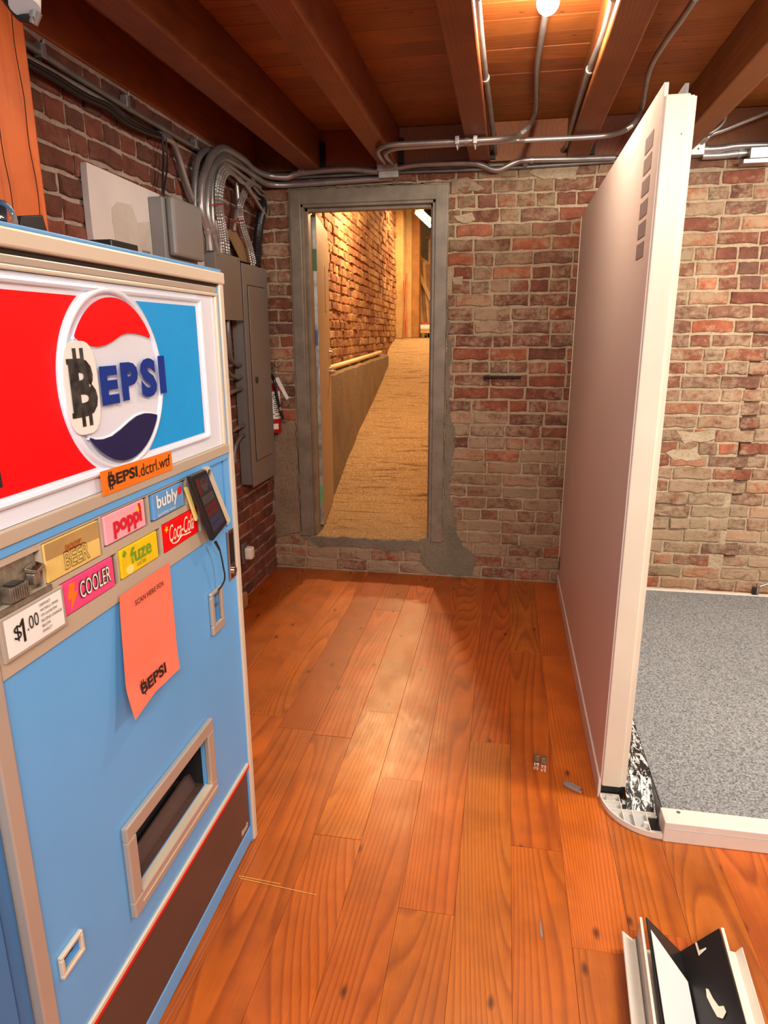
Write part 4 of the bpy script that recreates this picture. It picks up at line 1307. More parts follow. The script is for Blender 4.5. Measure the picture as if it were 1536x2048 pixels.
conduit('conduit', [(0.968,4.100,2.438),(1.054,4.100,2.437),(1.139,4.100,2.442),(1.199,4.100,2.442)], 0.018, M['steel'], 'lower fat conduit above the bright brick wall', bands=(2,))
q = [((JR[0][0] + 0.02), 4.08, JR[0][2])]
conduit('conduit', q + [(0.925,4.000,2.486),(0.958,4.000,2.512),(1.002,4.000,2.540),(1.029,4.000,2.570),(1.037,4.000,2.603)], 0.010, M['steel'], 'short thin conduit curling upward behind the booth wall')
conduit('conduit', [((JR[0][0] + 0.05), 4.08, JR[0][2])] + [(0.953,4.000,2.494),(0.981,4.000,2.516),(1.038,4.000,2.533),(1.128,4.000,2.565),(1.261,4.000,2.611)], 0.011, M['steel'], 'thin conduit rising toward the top right corner')

# ------------------------------------------------------------------ bulb
t = thing('ceiling_bulb', (BULB[0], BULB[1], CZ), 'bare glowing bulb on the ceiling between joists', 'light bulb')
s = MB(); s.ball((BULB[0], BULB[1], BULB[2]), 0.036, 20, 14); o = s.build('bulb_glass', M['bulb_glow'], t, smooth=True)
o.visible_shadow = True
s = MB(); s.cyl((BULB[0], BULB[1], BULB[2] + 0.03), (BULB[0], BULB[1], CZ - 0.0005), 0.028, seg=16); s.build('lamp_holder', M['cream'], t, smooth=True)
o.visible_shadow = True

# ------------------------------------------------------------------ fire extinguisher
ex, ey = -1.438, 4.06
t = thing('fire_extinguisher', (ex, ey, 0.94), 'red fire extinguisher hung on the back wall behind breaker panel', 'fire extinguisher')
s = MB(); s.cyl((ex, ey, 0.95), (ex, ey, 1.21), 0.046, seg=24); s.cyl((ex, ey, 1.21), (ex, ey, 1.25), 0.046, 0.018, seg=24); s.cyl((ex, ey, 0.94), (ex, ey, 0.95), 0.042, 0.046, seg=24)
s.build('cylinder', M['ext_red'], t, smooth=True)
lbm = MB()
def arcband(s, r, z0, z1, a0, a1, n=10):
    vs = []
    for i in range(n + 1):
        a = a0 + (a1 - a0) * i / n
        for zz in (z0, z1): vs.append((ex + r * math.cos(a), ey + r * math.sin(a), zz))
    s.add(vs, [(2 * i, 2 * i + 2, 2 * i + 3, 2 * i + 1) for i in range(n)])
arcband(lbm, 0.0468, 1.03, 1.20, -1.9, 0.2); lb_ = lbm.build('label_sheet', M['stickerw'], t)
lbm = MB(); arcband(lbm, 0.0468, 0.965, 1.0, -1.6, -0.6); lbm.build('label_sheet', M['stickerw'], t)
rr = random.Random(2)
lbm = MB()
for k in range(12):
    z0 = 1.045 + 0.012 * k; a0 = rr.uniform(-1.4, -1.0)
    arcband(lbm, 0.0472, z0, z0 + 0.005, a0, a0 + rr.uniform(0.3, 0.9), 4)
lbm.build('label_print', M['ink'], lb_)
s = MB(); s.cyl((ex, ey, 1.25), (ex, ey, 1.30), 0.016, seg=14); s.box(ex - 0.012, ex + 0.012, ey - 0.05, ey + 0.02, 1.30, 1.325); s.build('valve', M['castmetal'], t, smooth=False)
s = MB(); s.box(ex - 0.010, ex + 0.010, ey - 0.085, ey + 0.01, 1.335, 1.345); s.box(ex - 0.008, ex + 0.008, ey - 0.08, ey - 0.01, 1.285, 1.292); s.build('handle', M['black'], t, bevel=0.002)
s = MB(); s.tube([(ex + 0.01, ey - 0.03, 1.30), (ex + 0.035, ey - 0.06, 1.27), (ex + 0.045, ey - 0.055, 1.18), (ex + 0.06, ey - 0.04, 1.08), (ex + 0.072, ey - 0.03, 1.03)], 0.010, 10); s.build('hose', M['black'], t, smooth=True)
s = MB(); s.cyl((ex + 0.056, ey - 0.045, 1.105), (ex + 0.061, ey - 0.04, 1.085), 0.013, seg=12); s.build('hose_ring', M['chrome'], t, smooth=True)
s = MB(); s.tube([(ex + 0.02, ey - 0.02, 1.37), (ex + 0.045, ey - 0.02, 1.395), (ex + 0.07, ey - 0.02, 1.37), (ex + 0.045, ey - 0.02, 1.345), (ex + 0.02, ey - 0.02, 1.37)], 0.002, 6); s.build('pull_ring', M['chrome'], t)
p = [(-1.421,4.060,1.277),(-1.395,4.060,1.287),(-1.332,4.060,1.158),(-1.349,4.060,1.145)]
MB().prism(p, (0, 0.001, 0)).build('tag', M['stickerw'], t)

# ------------------------------------------------------------------ vending machine
X = -0.725
Y0, Y1 = 0.60, 1.692
t = thing('vending_machine', (-1.0, 1.15, 0), 'blue vintage drink vending machine with big red white blue sign', 'vending machine')
vm = t
right, upv = (0, 1, 0), (0, 0, 1)


def mtext(name, body, y0, y1, z0, z1, mat, parent, dx, **kw):
    return text_mesh(name, body, y0, y1, z0, z1, mat, parent, (X + dx, 0, 0), right, upv, **kw)


def mpoly(name, pts, mat, parent, dx, th=0.0006):
    return MB().prism([(X + dx, a, b) for a, b in pts], (th, 0, 0)).build(name, mat, parent)


# cabinet shell, open behind the delivery hatch and coin cup
s = MB()
s.box(-1.285, X - 0.20, Y0, Y1 - 0.004, 0.004, 1.688)
s.box(X - 0.20, X - 0.014, Y0, Y1 - 0.004, 1.02, 1.688)
s.box(X - 0.20, X - 0.014, Y0, Y1 - 0.004, 0.004, 0.33)
s.box(X - 0.20, X - 0.014, Y0, 0.76, 0.33, 1.02)
s.box(X - 0.20, X - 0.014, 1.60, Y1 - 0.004, 0.33, 1.02)
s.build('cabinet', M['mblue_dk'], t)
# front door skin with openings: hatch y 1.05-1.405, z .40-.56 ; cup y .815-.86, z .455-.49 ; coin return 1.505-1.545, .81-.895
def skin(s, y0, y1, z0, z1, holes, x0, x1):
    ys = sorted({y0, y1, *[h[0] for h in holes], *[h[1] for h in holes]})
    zs = sorted({z0, z1, *[h[2] for h in holes], *[h[3] for h in holes]})
    for a, b in zip(ys[:-1], ys[1:]):
        for c, d in zip(zs[:-1], zs[1:]):
            my, mz = (a + b) / 2, (c + d) / 2
            if any(h[0] < my < h[1] and h[2] < mz < h[3] for h in holes): continue
            s.box(x0, x1, a, b, c, d)
holes = [(1.048, 1.405, 0.398, 0.556), (0.813, 0.862, 0.456, 0.490), (1.503, 1.547, 0.808, 0.893)]
s = MB(); skin(s, 0.786, 1.660, 0.288, 1.040, holes, X - 0.012, X); s.build('front_panel', M['mblue'], t)
MB().box(X - 0.19, X - 0.013, 1.045, 1.41, 0.39, 0.3975).build('hatch_floor', M['brown'], t)
s = MB()
s.box(X - 0.1985, X - 0.196, 0.765, 1.595, 0.34, 1.01)
s.box(X - 0.195, X - 0.0135, 0.770, 0.774, 0.40, 0.60); s.box(X - 0.195, X - 0.0135, 1.585, 1.592, 0.34, 1.0)
s.box(X - 0.195, X - 0.0135, 1.412, 1.42, 0.34, 0.62); s.box(X - 0.195, X - 0.0135, 1.036, 1.044, 0.34, 0.62); s.box(X - 0.195, X - 0.0135, 1.044, 1.412, 0.60, 0.61)
s.build('cavity_shade', M['black_matte'], t)  # black panels added as painted shade inside the openings
# right edge: seam, thin blue stile, pale metal corner trim
MB().box(X - 0.012, X + 0.002, 1.6605, 1.667, 0.004, 1.655).build('blue_stile', M['mblue'], t)
MB().box(X - 0.020, X + 0.008, 1.6675, 1.692, 0.004, 1.690).build('corner_trim', M['trim_pale'], t, bevel=0.003)
MB().box(X - 0.020, X + 0.006, 0.752, 0.785, 0.004, 1.21).build('left_trim', M['trim'], t, bevel=0.003)
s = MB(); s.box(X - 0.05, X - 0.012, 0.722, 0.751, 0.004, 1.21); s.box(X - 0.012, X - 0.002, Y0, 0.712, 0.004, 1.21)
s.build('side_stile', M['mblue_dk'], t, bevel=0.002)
# top trims
MB().box(X - 0.03, X + 0.012, Y0, 1.6935, 1.664, 1.6925).build('top_trim', M['trim_pale'], t, bevel=0.004)
MB().box(-1.29, X + 0.004, Y0, 1.692, 1.693, 1.700).build('top_lid', M['mblue'], t, bevel=0.002)
MB().box(X - 0.03, X - 0.001, Y0, 1.667, 1.656, 1.6635).build('top_gap', M['black'], t)
MB().box(X - 0.03, X + 0.004, Y0, 1.655, 1.642, 1.6555).build('sign_channel', M['trim'], t, bevel=0.002)
MB().box(X - 0.03, X + 0.007, Y0, 1.652, 1.634, 1.6415).build('sign_rail', M['trim_pale'], t, bevel=0.002)
MB().box(X - 0.03, X + 0.007, 1.640, 1.6525, 1.262, 1.6335).build('sign_rail', M['trim_pale'], t, bevel=0.002)
# sign
sg = MB().box(X - 0.012, X + 0.000, Y0, 1.639, 1.263, 1.633).build('sign_panel', M['signwhite'], t)
cy, cz = 1.176, 1.4575
def arc(r, a0, a1, n, ry=1.0):
    return [(cy + r * math.cos(math.radians(a0 + (a1 - a0) * i / n)), cz + r * ry * math.sin(math.radians(a0 + (a1 - a0) * i / n))) for i in range(n + 1)]
R_ = 0.176
zt, zb = 1.606, 1.309
aT = math.degrees(math.asin((zt - cz) / R_)); aB = math.degrees(math.asin((zb - cz) / R_))
mpoly('red_field', [(Y0, zb), *[(q[0], q[1]) for q in arc(R_, 180 - aB, 180 - aT, 24)], (Y0, zt)], M['red'], sg, 0.0004)
mpoly('blue_field', [(1.535, zt), *arc(R_, aT, aB, 24), (1.537, zb)], M['pblue'], sg, 0.0004)
mpoly('black_tape', [(0.62, 1.31), (0.848, 1.325), (0.845, 1.41), (0.62, 1.43)], M['ink'], sg, 0.0012)
# raised border round the fields and round the roundel
s = MB()
s.tube([(X + 0.001, 0.62, 1.621), (X + 0.001, 1.553, 1.621)], 0.006, 8, 1)
s.tube([(X + 0.001, 1.556, 1.618), (X + 0.001, 1.558, 1.300)], 0.006, 8, 1)
s.tube([(X + 0.001, 1.553, 1.297), (X + 0.001, 0.62, 1.297)], 0.006, 8, 1)
s.build('embossed_border', M['signwhite'], sg, smooth=True)
s = MB(); s.tube([(X + 0.001, a, b) for a, b in arc(0.163, 0, 360, 48)], 0.0066, 10, 1); s.build('embossed_ring', M['signwhite'], sg, smooth=True)
# caps of the roundel with their waves
ri = 0.146
def capo(pts_wave, a0, a1): return pts_wave + arc(ri, a0, a1, 26, 1.04)
red_w = [(1.052, 1.537), (1.068, 1.529), (1.088, 1.524), (1.112, 1.521), (1.14, 1.524), (1.165, 1.531), (1.19, 1.540), (1.215, 1.545), (1.245, 1.544), (1.275, 1.540), (1.296, 1.535)]
mpoly('red_cap', red_w + arc(ri, 33, 147, 26, 1.03), M['red'], sg, 0.006, 0.004)
nav_w = [(1.298, 1.380), (1.275, 1.385), (1.25, 1.388), (1.22, 1.386), (1.19, 1.378), (1.16, 1.368), (1.13, 1.360), (1.10, 1.358), (1.075, 1.361), (1.062, 1.366)]
mpoly('navy_cap', nav_w + arc(ri, -141, -33, 26, 1.03), M['navy'], sg, 0.006, 0.004)
for wv in (red_w, nav_w):
    s = MB(); s.tube([(X + 0.004, a, b) for a, b in wv], 0.004, 8, 3); s.build('embossed_wave', M['signwhite'], sg, smooth=True)
MB().prism([(X + 0.0002, a, b) for a, b in arc(ri - 0.001, 0, 360, 40)[:-1]], (0.0055, 0, 0)).build('roundel', M['signwhite'], sg)
# white sticker behind the B, the B with its bars, and the blue letters
st = [(1.053 + 0.047 * math.copysign(abs(math.cos(a)) ** 0.6, math.cos(a)), 1.453 + 0.079 * math.copysign(abs(math.sin(a)) ** 0.7, math.sin(a))) for a in [2 * pi * k / 36 for k in range(36)]]
bs = mpoly('letter_sticker', st, M['stickerw'], sg, 0.0105, 0.001)
mtext('letter_b', 'B', 1.019, 1.092, 1.405, 1.503, M['ink_grey'], bs, 0.0117, bold=0.05)
for yy in (1.035, 1.055):
    mpoly('letter_bar', [(yy, 1.49), (yy + 0.0095, 1.49), (yy + 0.0095, 1.520), (yy, 1.520)], M['ink_grey'], bs, 0.0117)
    mpoly('letter_bar', [(yy + .006, 1.388), (yy + 0.0155, 1.388), (yy + 0.0155, 1.41), (yy + .006, 1.41)], M['ink_grey'], bs, 0.0117)
mpoly('letter_bar', [(1.016, 1.494), (1.036, 1.494), (1.036, 1.503), (1.016, 1.503)], M['ink_grey'], bs, 0.0117)
mpoly('letter_bar', [(1.016, 1.405), (1.036, 1.405), (1.036, 1.414), (1.016, 1.414)], M['ink_grey'], bs, 0.0117)
for ch, a, b, z0, z1 in (('E', 1.103, 1.160, 1.418, 1.487), ('P', 1.171, 1.232, 1.420, 1.491), ('S', 1.241, 1.303, 1.419, 1.496), ('I', 1.314, 1.342, 1.422, 1.499)):
    o = mtext('letter', ch, a, b, z0, z1, M['blueletter'], sg, 0.0125, bold=0.055)
# orange sticker
os_ = mpoly('orange_sticker', [(1.077, 1.256), (1.342, 1.255), (1.343, 1.296), (1.076, 1.302)], M['orange'], t, 0.010, 0.001)
mtext('lettering', 'BEPSI', 1.096, 1.198, 1.269, 1.291, M['ink'], os_, 0.0112, bold=0.03)
for yy in (1.100, 1.107):
    mpoly('lettering', [(yy, 1.290), (yy + .003, 1.290), (yy + .003, 1.297), (yy, 1.297)], M['ink'], os_, 0.0112)
    mpoly('lettering', [(yy, 1.263), (yy + .003, 1.263), (yy + .003, 1.27), (yy, 1.27)], M['ink'], os_, 0.0112)
mtext('lettering', '.dctrl.wtf', 1.202, 1.333, 1.266, 1.291, M['ink'], os_, 0.0112)
# strips below the sign
MB().box(X - 0.012, X + 0.009, Y0, 1.660, 1.238, 1.262).build('metal_strip', M['sill'], t, bevel=0.002)
MB().box(X - 0.012, X + 0.006, Y0, 1.660, 1.222, 1.2375).build('blue_band', M['mblue'], t, bevel=0.002)
MB().box(X - 0.012, X - 0.001, 1.512, 1.628, 1.041, 1.2215).build('blue_corner_plate', M['mblue'], t)
MB().box(X - 0.014, X - 0.010, 1.628, 1.634, 1.041, 1.2215).build('corner_gap', M['black'], t)
MB().box(X - 0.012, X + 0.001, 1.634, 1.660, 1.041, 1.2215).build('blue_corner_plate', M['mblue'], t)
bholes = [(0.906, 1.066, 1.148, 1.218), (1.072, 1.236, 1.158, 1.219), (1.242, 1.412, 1.158, 1.2185), (0.935, 1.108, 1.076, 1.138), (1.106 + 0.006, 1.276, 1.078, 1.140), (1.284, 1.470, 1.077, 1.143)]
s = MB(); skin(s, 0.786, 1.5115, 1.0405, 1.2215, [(h[0], h[1], h[2], h[3]) for h in bholes] + [(0.79, 0.902, 1.148, 1.2105)], X - 0.012, X + 0.004)
stp = s.build('button_strip', M['sill'], t)
MB().box(X - 0.016, X - 0.0125, 0.79, 1.51, 1.05, 1.22).build('strip_back', M['trim'], t)


def button(name, y0, y1, z0, z1, mat, label):
    b = MB().box(X - 0.0115, X + 0.0062, y0, y1, z0, z1).build(name, mat, t, bevel=0.0015)
    b['label'] = label
    return b
D = 0.0065
b = button('selection_button', 0.909, 1.058, 1.150, 1.216, M['beer'], 'yellow button lettered beer')
mpoly('print_band', [(0.910, 1.188), (1.057, 1.184), (1.057, 1.215), (0.910, 1.215)], M['beer_dk'], b, D - 0.0001, 0.0002)
mtext('lettering', 'BEER', 0.952, 1.022, 1.158, 1.190, M['beer_ink'], b, D + 0.0007, bold=0.02, outline=0.012)
mtext('lettering', 'ROOT', 0.960, 1.004, 1.188, 1.200, M['beer_ink'], b, D + 0.0004, bold=0.06)
b = button('selection_button', 1.078, 1.220, 1.161, 1.217, M['pink'], 'pink button lettered poppi')
mtext('lettering', 'poppi', 1.103, 1.205, 1.166, 1.208, M['pinkred'], b, D, bold=0.045)
mpoly('print_leaf', [(1.186, 1.202), (1.196, 1.213), (1.200, 1.206), (1.207, 1.210), (1.203, 1.199), (1.194, 1.197)], M['yellow'], b, D + .0003, 0.0003)
mpoly('print_berry', [(1.199 + .005 * math.cos(k), 1.210 + .004 * math.sin(k)) for k in [i * pi / 5 for i in range(10)]], M['pinkred'], b, D + .0004, 0.0003)
b = button('selection_button', 1.255, 1.392, 1.161, 1.216, M['sky'], 'sky blue button lettered bubly')
mtext('lettering', 'bubly', 1.268, 1.362, 1.174, 1.212, M['cream'], b, D, bold=0.02)
mtext('lettering', 'sparkling water', 1.268, 1.350, 1.164, 1.172, M['cream'], b, D)
mpoly('print_dot', [(1.374 + .011 * math.cos(k), 1.200 + .010 * math.sin(k)) for k in [i * pi / 8 for i in range(16)]], M['pinkred'], b, D, 0.0003)
b = button('selection_button', 0.938, 1.090, 1.078, 1.136, M['magenta'], 'magenta button lettered cooler')
mpoly('print_bolt', [(0.958, 1.131), (0.974, 1.130), (0.968, 1.112), (0.979, 1.112), (0.955, 1.082), (0.960, 1.103), (0.950, 1.104)], M['orange'], b, D, 0.0003)
mtext('lettering', 'COOLER', 0.981, 1.078, 1.092, 1.126, M['ink'], b, D, bold=0.05)
mtext('lettering', 'COOLER', 0.983, 1.076, 1.0935, 1.1245, M['cream'], b, D + 0.0006)
b = button('selection_button', 1.117, 1.258, 1.080, 1.138, M['yellow'], 'yellow button lettered fuze')
mtext('lettering', 'fuze', 1.150, 1.230, 1.100, 1.133, M['green'], b, D, bold=0.02)
mtext('lettering', 'iced tea', 1.170, 1.205, 1.089, 1.099, M['green'], b, D)
mpoly('print_leaf', [(1.122, 1.126), (1.130, 1.136), (1.138, 1.128), (1.130, 1.120)], M['green'], b, D, 0.0003)
mpoly('print_lemon', [(1.145 + .014 * math.cos(k), 1.091 + .009 * math.sin(k)) for k in [i * pi / 8 for i in range(16)]], M['yellow2'], b, D, 0.0003)
b = button('selection_button', 1.287, 1.452, 1.079, 1.141, M['red'], 'red button with script lettering')
mtext('lettering', 'Coca-Cola', 1.308, 1.428, 1.096, 1.134, M['cream'], b, D, shear=0.3, space=0.95)
s = MB(); s.tube([(X + D, 1.312, 1.101), (X + D, 1.325, 1.089), (X + D, 1.345, 1.088), (X + D, 1.365, 1.095), (X + D, 1.385, 1.092), (X + D, 1.41, 1.091)], 0.0016, 6); s.build('print_swoosh', M['cream'], b)
mpoly('print_star', [(1.300 + (.010 if i % 2 else .004) * math.cos(i * pi / 5), 1.129 + (.009 if i % 2 else .004) * math.sin(i * pi / 5)) for i in range(10)], M['yellow'], b, D, 0.0003)
# narrow brown strips filling the dark gaps beside the buttons
for (a, z0, z1) in ((1.2215, 1.161, 1.217), (1.395, 1.161, 1.216), (1.0915, 1.078, 1.136), (1.260, 1.080, 1.138), (1.4545, 1.079, 1.141)):
    MB().box(X - 0.0115, X - 0.002, a, a + 0.013, z0, z1).build('gap_strip', M['brown'], t)
# coin mechanism
cm = MB().box(X - 0.011, X - 0.006, 0.791, 0.901, 1.149, 1.2095).build('coin_plate', M['castmetal'], t)
s = MB(); s.box(X - 0.006, X + 0.012, 0.818, 0.858, 1.152, 1.176)
for k in range(8): s.box(X + 0.012, X + 0.0135, 0.820 + 0.0048 * k, 0.8225 + 0.0048 * k, 1.153, 1.174)
s.build('coin_slot', M['castmetal'], cm, bevel=0.0008)
MB().box(X - 0.0055, X + 0.0125, 0.826, 0.850, 1.1765, 1.1785).build('slot_opening', M['black'], cm)
MB().prism([(X - 0.005, 0.872, 1.182), (X + 0.018, 0.872, 1.180), (X + 0.018, 0.892, 1.186), (X - 0.005, 0.896, 1.188)], (0, 0, 0.006)).build('return_lever', M['chrome'], cm, bevel=0.001)
MB().box(X - 0.005, X + 0.010, 0.874, 0.890, 1.160, 1.179).build('lever_stem', M['castmetal'], cm, bevel=0.002)
MB().box(X + 0.0045, X + 0.0075, 0.789, 0.915, 1.139, 1.1475).build('coin_rail', M['castmetal'], t)
pc = MB().box(X + 0.0045, X + 0.0105, 0.790, 0.936, 1.066, 1.1375).build('price_holder', M['trim'], t, bevel=0.0015)
mpoly('price_card', [(0.797, 1.072), (0.929, 1.072), (0.929, 1.1325), (0.797, 1.1325)], M['stickerw'], pc, 0.0106, 0.0006)
mtext('lettering', '$', 0.812, 0.828, 1.091, 1.117, M['ink'], pc, 0.0115)
mpoly('lettering', [(0.8315, 1.084), (0.8365, 1.084), (0.8365, 1.122), (0.8330, 1.122), (0.8270, 1.115), (0.8270, 1.110), (0.8315, 1.113)], M['ink'], pc, 0.0112, 0.0005)
mtext('lettering', '.00', 0.841, 0.868, 1.098, 1.120, M['ink'], pc, 0.0115)
for i, (tx, wd) in enumerate((('DEPOSIT', .026), ('NICKELS, DIMES', .044), ('OR QUARTERS', .040), ('RECEIVE CHANGE', .050), ('BELOW', .020), ('EXACT', .022))):
    mtext('lettering', tx, 0.874, 0.874 + wd, 1.1245 - 0.0088 * i, 1.1290 - 0.0088 * i, M['ink'], pc, 0.0115)
# delivery hatch frame
s = MB()
s.box(X, X + 0.014, 1.021, 1.434, 0.548, 0.582); s.box(X, X + 0.014, 1.021, 1.434, 0.362, 0.400)
s.box(X, X + 0.014, 1.021, 1.054, 0.400, 0.548); s.box(X, X + 0.014, 1.401, 1.434, 0.400, 0.548)
s.build('hatch_frame', M['trim'], t, bevel=0.003)
MB().box(X + 0.0142, X + 0.0155, 1.05, 1.432, 0.379, 0.3815).build('hatch_groove', M['trim_pale'], t)
MB().box(X - 0.004, X + 0.016, 1.055, 1.40, 0.401, 0.406).build('hatch_lip', M['trim_pale'], t)
s = MB(); s.prism([(X - 0.03, 1.056, 0.400), (X - 0.03, 1.399, 0.400), (X - 0.045, 1.399, 0.432), (X - 0.045, 1.375, 0.440), (X - 0.045, 1.15, 0.434), (X - 0.045, 1.10, 0.424), (X - 0.045, 1.056, 0.43)], (-0.004, 0, 0)); s.build('hatch_chute', M['brown'], t)
s = MB(); s.prism([(X - 0.06, 1.12, 0.405), (X - 0.06, 1.36, 0.405), (X - 0.10, 1.36, 0.46), (X - 0.10, 1.12, 0.46)], (-0.003, 0, 0)); s.build('hatch_flap', M['black'], t)
s = MB(); s.box(X - 0.13, X - 0.125, 1.09, 1.26, 0.43, 0.465); s.build('inner_card', M['beer_dk'], t)
# coin cup and coin return
s = MB()
s.box(X, X + 0.009, 0.806, 0.868, 0.489, 0.497); s.box(X, X + 0.009, 0.806, 0.868, 0.449, 0.457); s.box(X, X + 0.009, 0.806, 0.814, 0.457, 0.489); s.box(X, X + 0.009, 0.861, 0.868, 0.457, 0.489)
s.build('coin_cup', M['trim_pale'], t, bevel=0.002)
MB().box(X - 0.018, X - 0.0125, 0.80, 0.88, 0.44, 0.50).build('cup_back', M['brown'], t)
s = MB()
s.box(X, X + 0.010, 1.488, 1.560, 0.892, 0.902); s.box(X, X + 0.010, 1.488, 1.560, 0.786, 0.812); s.box(X, X + 0.010, 1.488, 1.505, 0.812, 0.892); s.box(X, X + 0.010, 1.546, 1.560, 0.812, 0.892)
s.build('bill_slot_frame', M['trim'], t, bevel=0.003)
MB().box(X - 0.018, X - 0.0125, 1.49, 1.57, 0.79, 0.91).build('slot_back', M['black'], t)
MB().box(X - 0.002, X + 0.002, 1.506, 1.545, 0.856, 0.859).build('slot_bar', M['chrome'], t)
# lock handle
s = MB(); s.box(X + 0.0005, X + 0.006, 1.622, 1.662, 0.888, 1.030); s.build('lock_plate', M['chrome'], t, bevel=0.004)
MB().box(X + 0.0062, X + 0.0068, 1.630, 1.654, 0.935, 1.020).build('lock_recess', M['black'], t)
MB().cyl((X + 0.006, 1.643, 0.912), (X + 0.012, 1.643, 0.912), 0.010, seg=16).build('lock_barrel', M['chrome'], t, smooth=True)
# lower trims, kick panel
MB().box(X - 0.012, X + 0.006, 0.786, 1.660, 0.275, 0.2875).build('silver_trim', M['trim_pale'], t, bevel=0.002)
MB().box(X - 0.012, X + 0.005, 0.786, 1.672, 0.2655, 0.2745).build('red_trim', M['red'], t, bevel=0.001)
kp = MB().box(X - 0.012, X - 0.002, 0.786, 1.662, 0.062, 0.265).build('kick_panel', M['brown'], t)
MB().box(X - 0.030, X - 0.001, 0.752, 1.667, 0.004, 0.0605).build('kick_base', M['mblue'], t, bevel=0.004)
mtext('maker_script', 'Vendo', 1.592, 1.642, 0.076, 0.098, M['cream'], kp, -0.0015, shear=0.4, bold=0.01)
# worn patch under the coin cup
# paper poster taped on (a thing of its own)
pp = thing('poster', (X, 1.2, 0.78), 'coral paper notice taped below the drink buttons', 'notice')
nx, nz = 8, 14
vs = []; fs = []
for j in range(nz + 1):
    for i in range(nx + 1):
        u, v = i / nx, j / nz
        yy = (1.096 + 0.202 * u) * (1 - v) + (1.056 + 0.212 * u) * v
        zz = 1.054 * (1 - v) + 0.812 * v
        bend = 0.002 + 0.022 * (v ** 2) * (0.6 + 0.4 * abs(2 * u - 1)) + 0.004 * math.sin(v * 5) * v
        if v > .75: bend += 0.012 * (v - .75) * 4 * (1 - u)
        vs.append((X + 0.0065 + bend, yy, zz))
for j in range(nz):
    for i in range(nx):
        fs.append((j * (nx + 1) + i, j * (nx + 1) + i + 1, (j + 1) * (nx + 1) + i + 1, (j + 1) * (nx + 1) + i))
sh = MB().add(vs, fs).build('sheet', M['coral'], pp, smooth=True)
def bendat(z):
    v = (1.054 - z) / 0.242
    return 0.002 + 0.022 * v * v * 0.75 + 0.004 * math.sin(v * 5) * v
def ptext(body, y0, y1, z0, z1, **kw):
    o = mtext('lettering', body, y0, y1, z0, z1, M['ink'], sh, 0.0065 + 0.0015, **kw)
    for v in o.data.vertices:
        v.co.x += bendat(v.co.z + org_of(sh).z) + 0.004
    return o
ptext('SCAN HERE FOR', 1.135, 1.252, 1.018, 1.029, bold=0.01)
ptext('BEPSI', 1.110, 1.212, 0.832, 0.857, bold=0.03)
for yy in (1.114, 1.121):
    for z0, z1 in ((0.856, 0.863), (0.826, 0.833)):
        MB().prism([(X + 0.0125 + bendat(z0), yy, z0), (X + 0.0125 + bendat(z0), yy + .003, z0), (X + 0.0125 + bendat(z1), yy + .003, z1), (X + 0.0125 + bendat(z1), yy, z1)], (0.0004, 0, 0)).build('lettering', M['ink'], sh)
# phone holder with phone
ph = thing('card_reader', (X, 1.47, 1.05), 'black phone like payment screen leaning on machine', 'payment screen')
P_ = [(-0.692,1.377,1.232),(-0.692,1.464,1.232),(-0.692,1.567,1.070),(-0.692,1.473,1.049)]
a, b, c, d = [Vector(q) for q in P_]
MB().prism([a, b, c, d], (-0.012, 0, 0)).build('housing', M['black'], ph, bevel=0.004)
def quad(u0, u1, v0, v1, dx):
    def P2(u, v): return (a.lerp(b, u)).lerp(d.lerp(c, u), v) + Vector((dx, 0, 0))
    return [P2(u0, v0), P2(u1, v0), P2(u1, v1), P2(u0, v1)]
sc_ = MB().prism(quad(0.12, 0.88, 0.06, 0.92, 0.0003), (0.0006, 0, 0)).build('screen', M['phone_scr'], ph)
for (u0, u1, v0, v1, mt) in ((0.14, 0.34, 0.08, 0.30, 'scr_red'), (0.72, 0.86, 0.08, 0.30, 'scr_blue'), (0.16, 0.84, 0.34, 0.46, 'scr_grey'), (0.16, 0.84, 0.48, 0.57, 'scr_red'), (0.16, 0.84, 0.585, 0.67, 'scr_red'), (0.16, 0.84, 0.69, 0.78, 'scr_blue'), (0.16, 0.84, 0.795, 0.89, 'scr_blue')):
    MB().prism(quad(u0, u1, v0, v1, 0.001), (0.0003, 0, 0)).build('screen_tile', M[mt], sc_)
def P2(u, v, dx): return (a.lerp(b, u)).lerp(d.lerp(c, u), v) + Vector((dx, 0, 0))
MB().prism([P2(0.53 + 0.19 * math.cos(q), 0.19 + 0.10 * math.sin(q), 0.0014) for q in [i * pi / 10 for i in range(20)]], (0.0002, 0, 0)).build('screen_roundel', M['scr_grey'], sc_)
MB().prism([P2(0.53 + 0.15 * math.cos(q), 0.175 + 0.075 * math.sin(q), 0.0017) for q in [pi + i * pi / 10 for i in range(11)]], (0.0002, 0, 0)).build('screen_roundel', M['scr_red'], sc_)
P3 = [(-0.712,1.493,1.228),(-0.712,1.524,1.227),(-0.712,1.629,1.060),(-0.712,1.608,1.052)]
MB().prism(P3, (-0.010, 0, 0)).build('back_plate', M['trim_pale'], ph)
MB().prism([(-0.710,1.387,1.204),(-0.710,1.399,1.203),(-0.710,1.437,1.118),(-0.710,1.428,1.113)], (-0.005, 0, 0)).build('side_label', M['yellow2'], ph)
MB().tube([(-0.705,1.511,1.220),(-0.705,1.473,1.166),(-0.705,1.500,1.070)], 0.004, 6).build('rear_bracket', M['black'], ph)
s = MB(); q = [(-0.700,1.502,1.038),(-0.700,1.522,1.011),(-0.700,1.536,0.965),(-0.700,1.539,0.923),(-0.700,1.525,0.894),(-0.700,1.498,0.884)]
q[-1] = (X - 0.02, q[-1][1], q[-1][2]); q[-2] = (X + 0.006, q[-2][1], q[-2][2])
s.tube(q, 0.0022, 8); o = s.build('cable', M['black'], None, smooth=True)
tag(o, 'thin black cable from payment screen into the slot', 'cable')
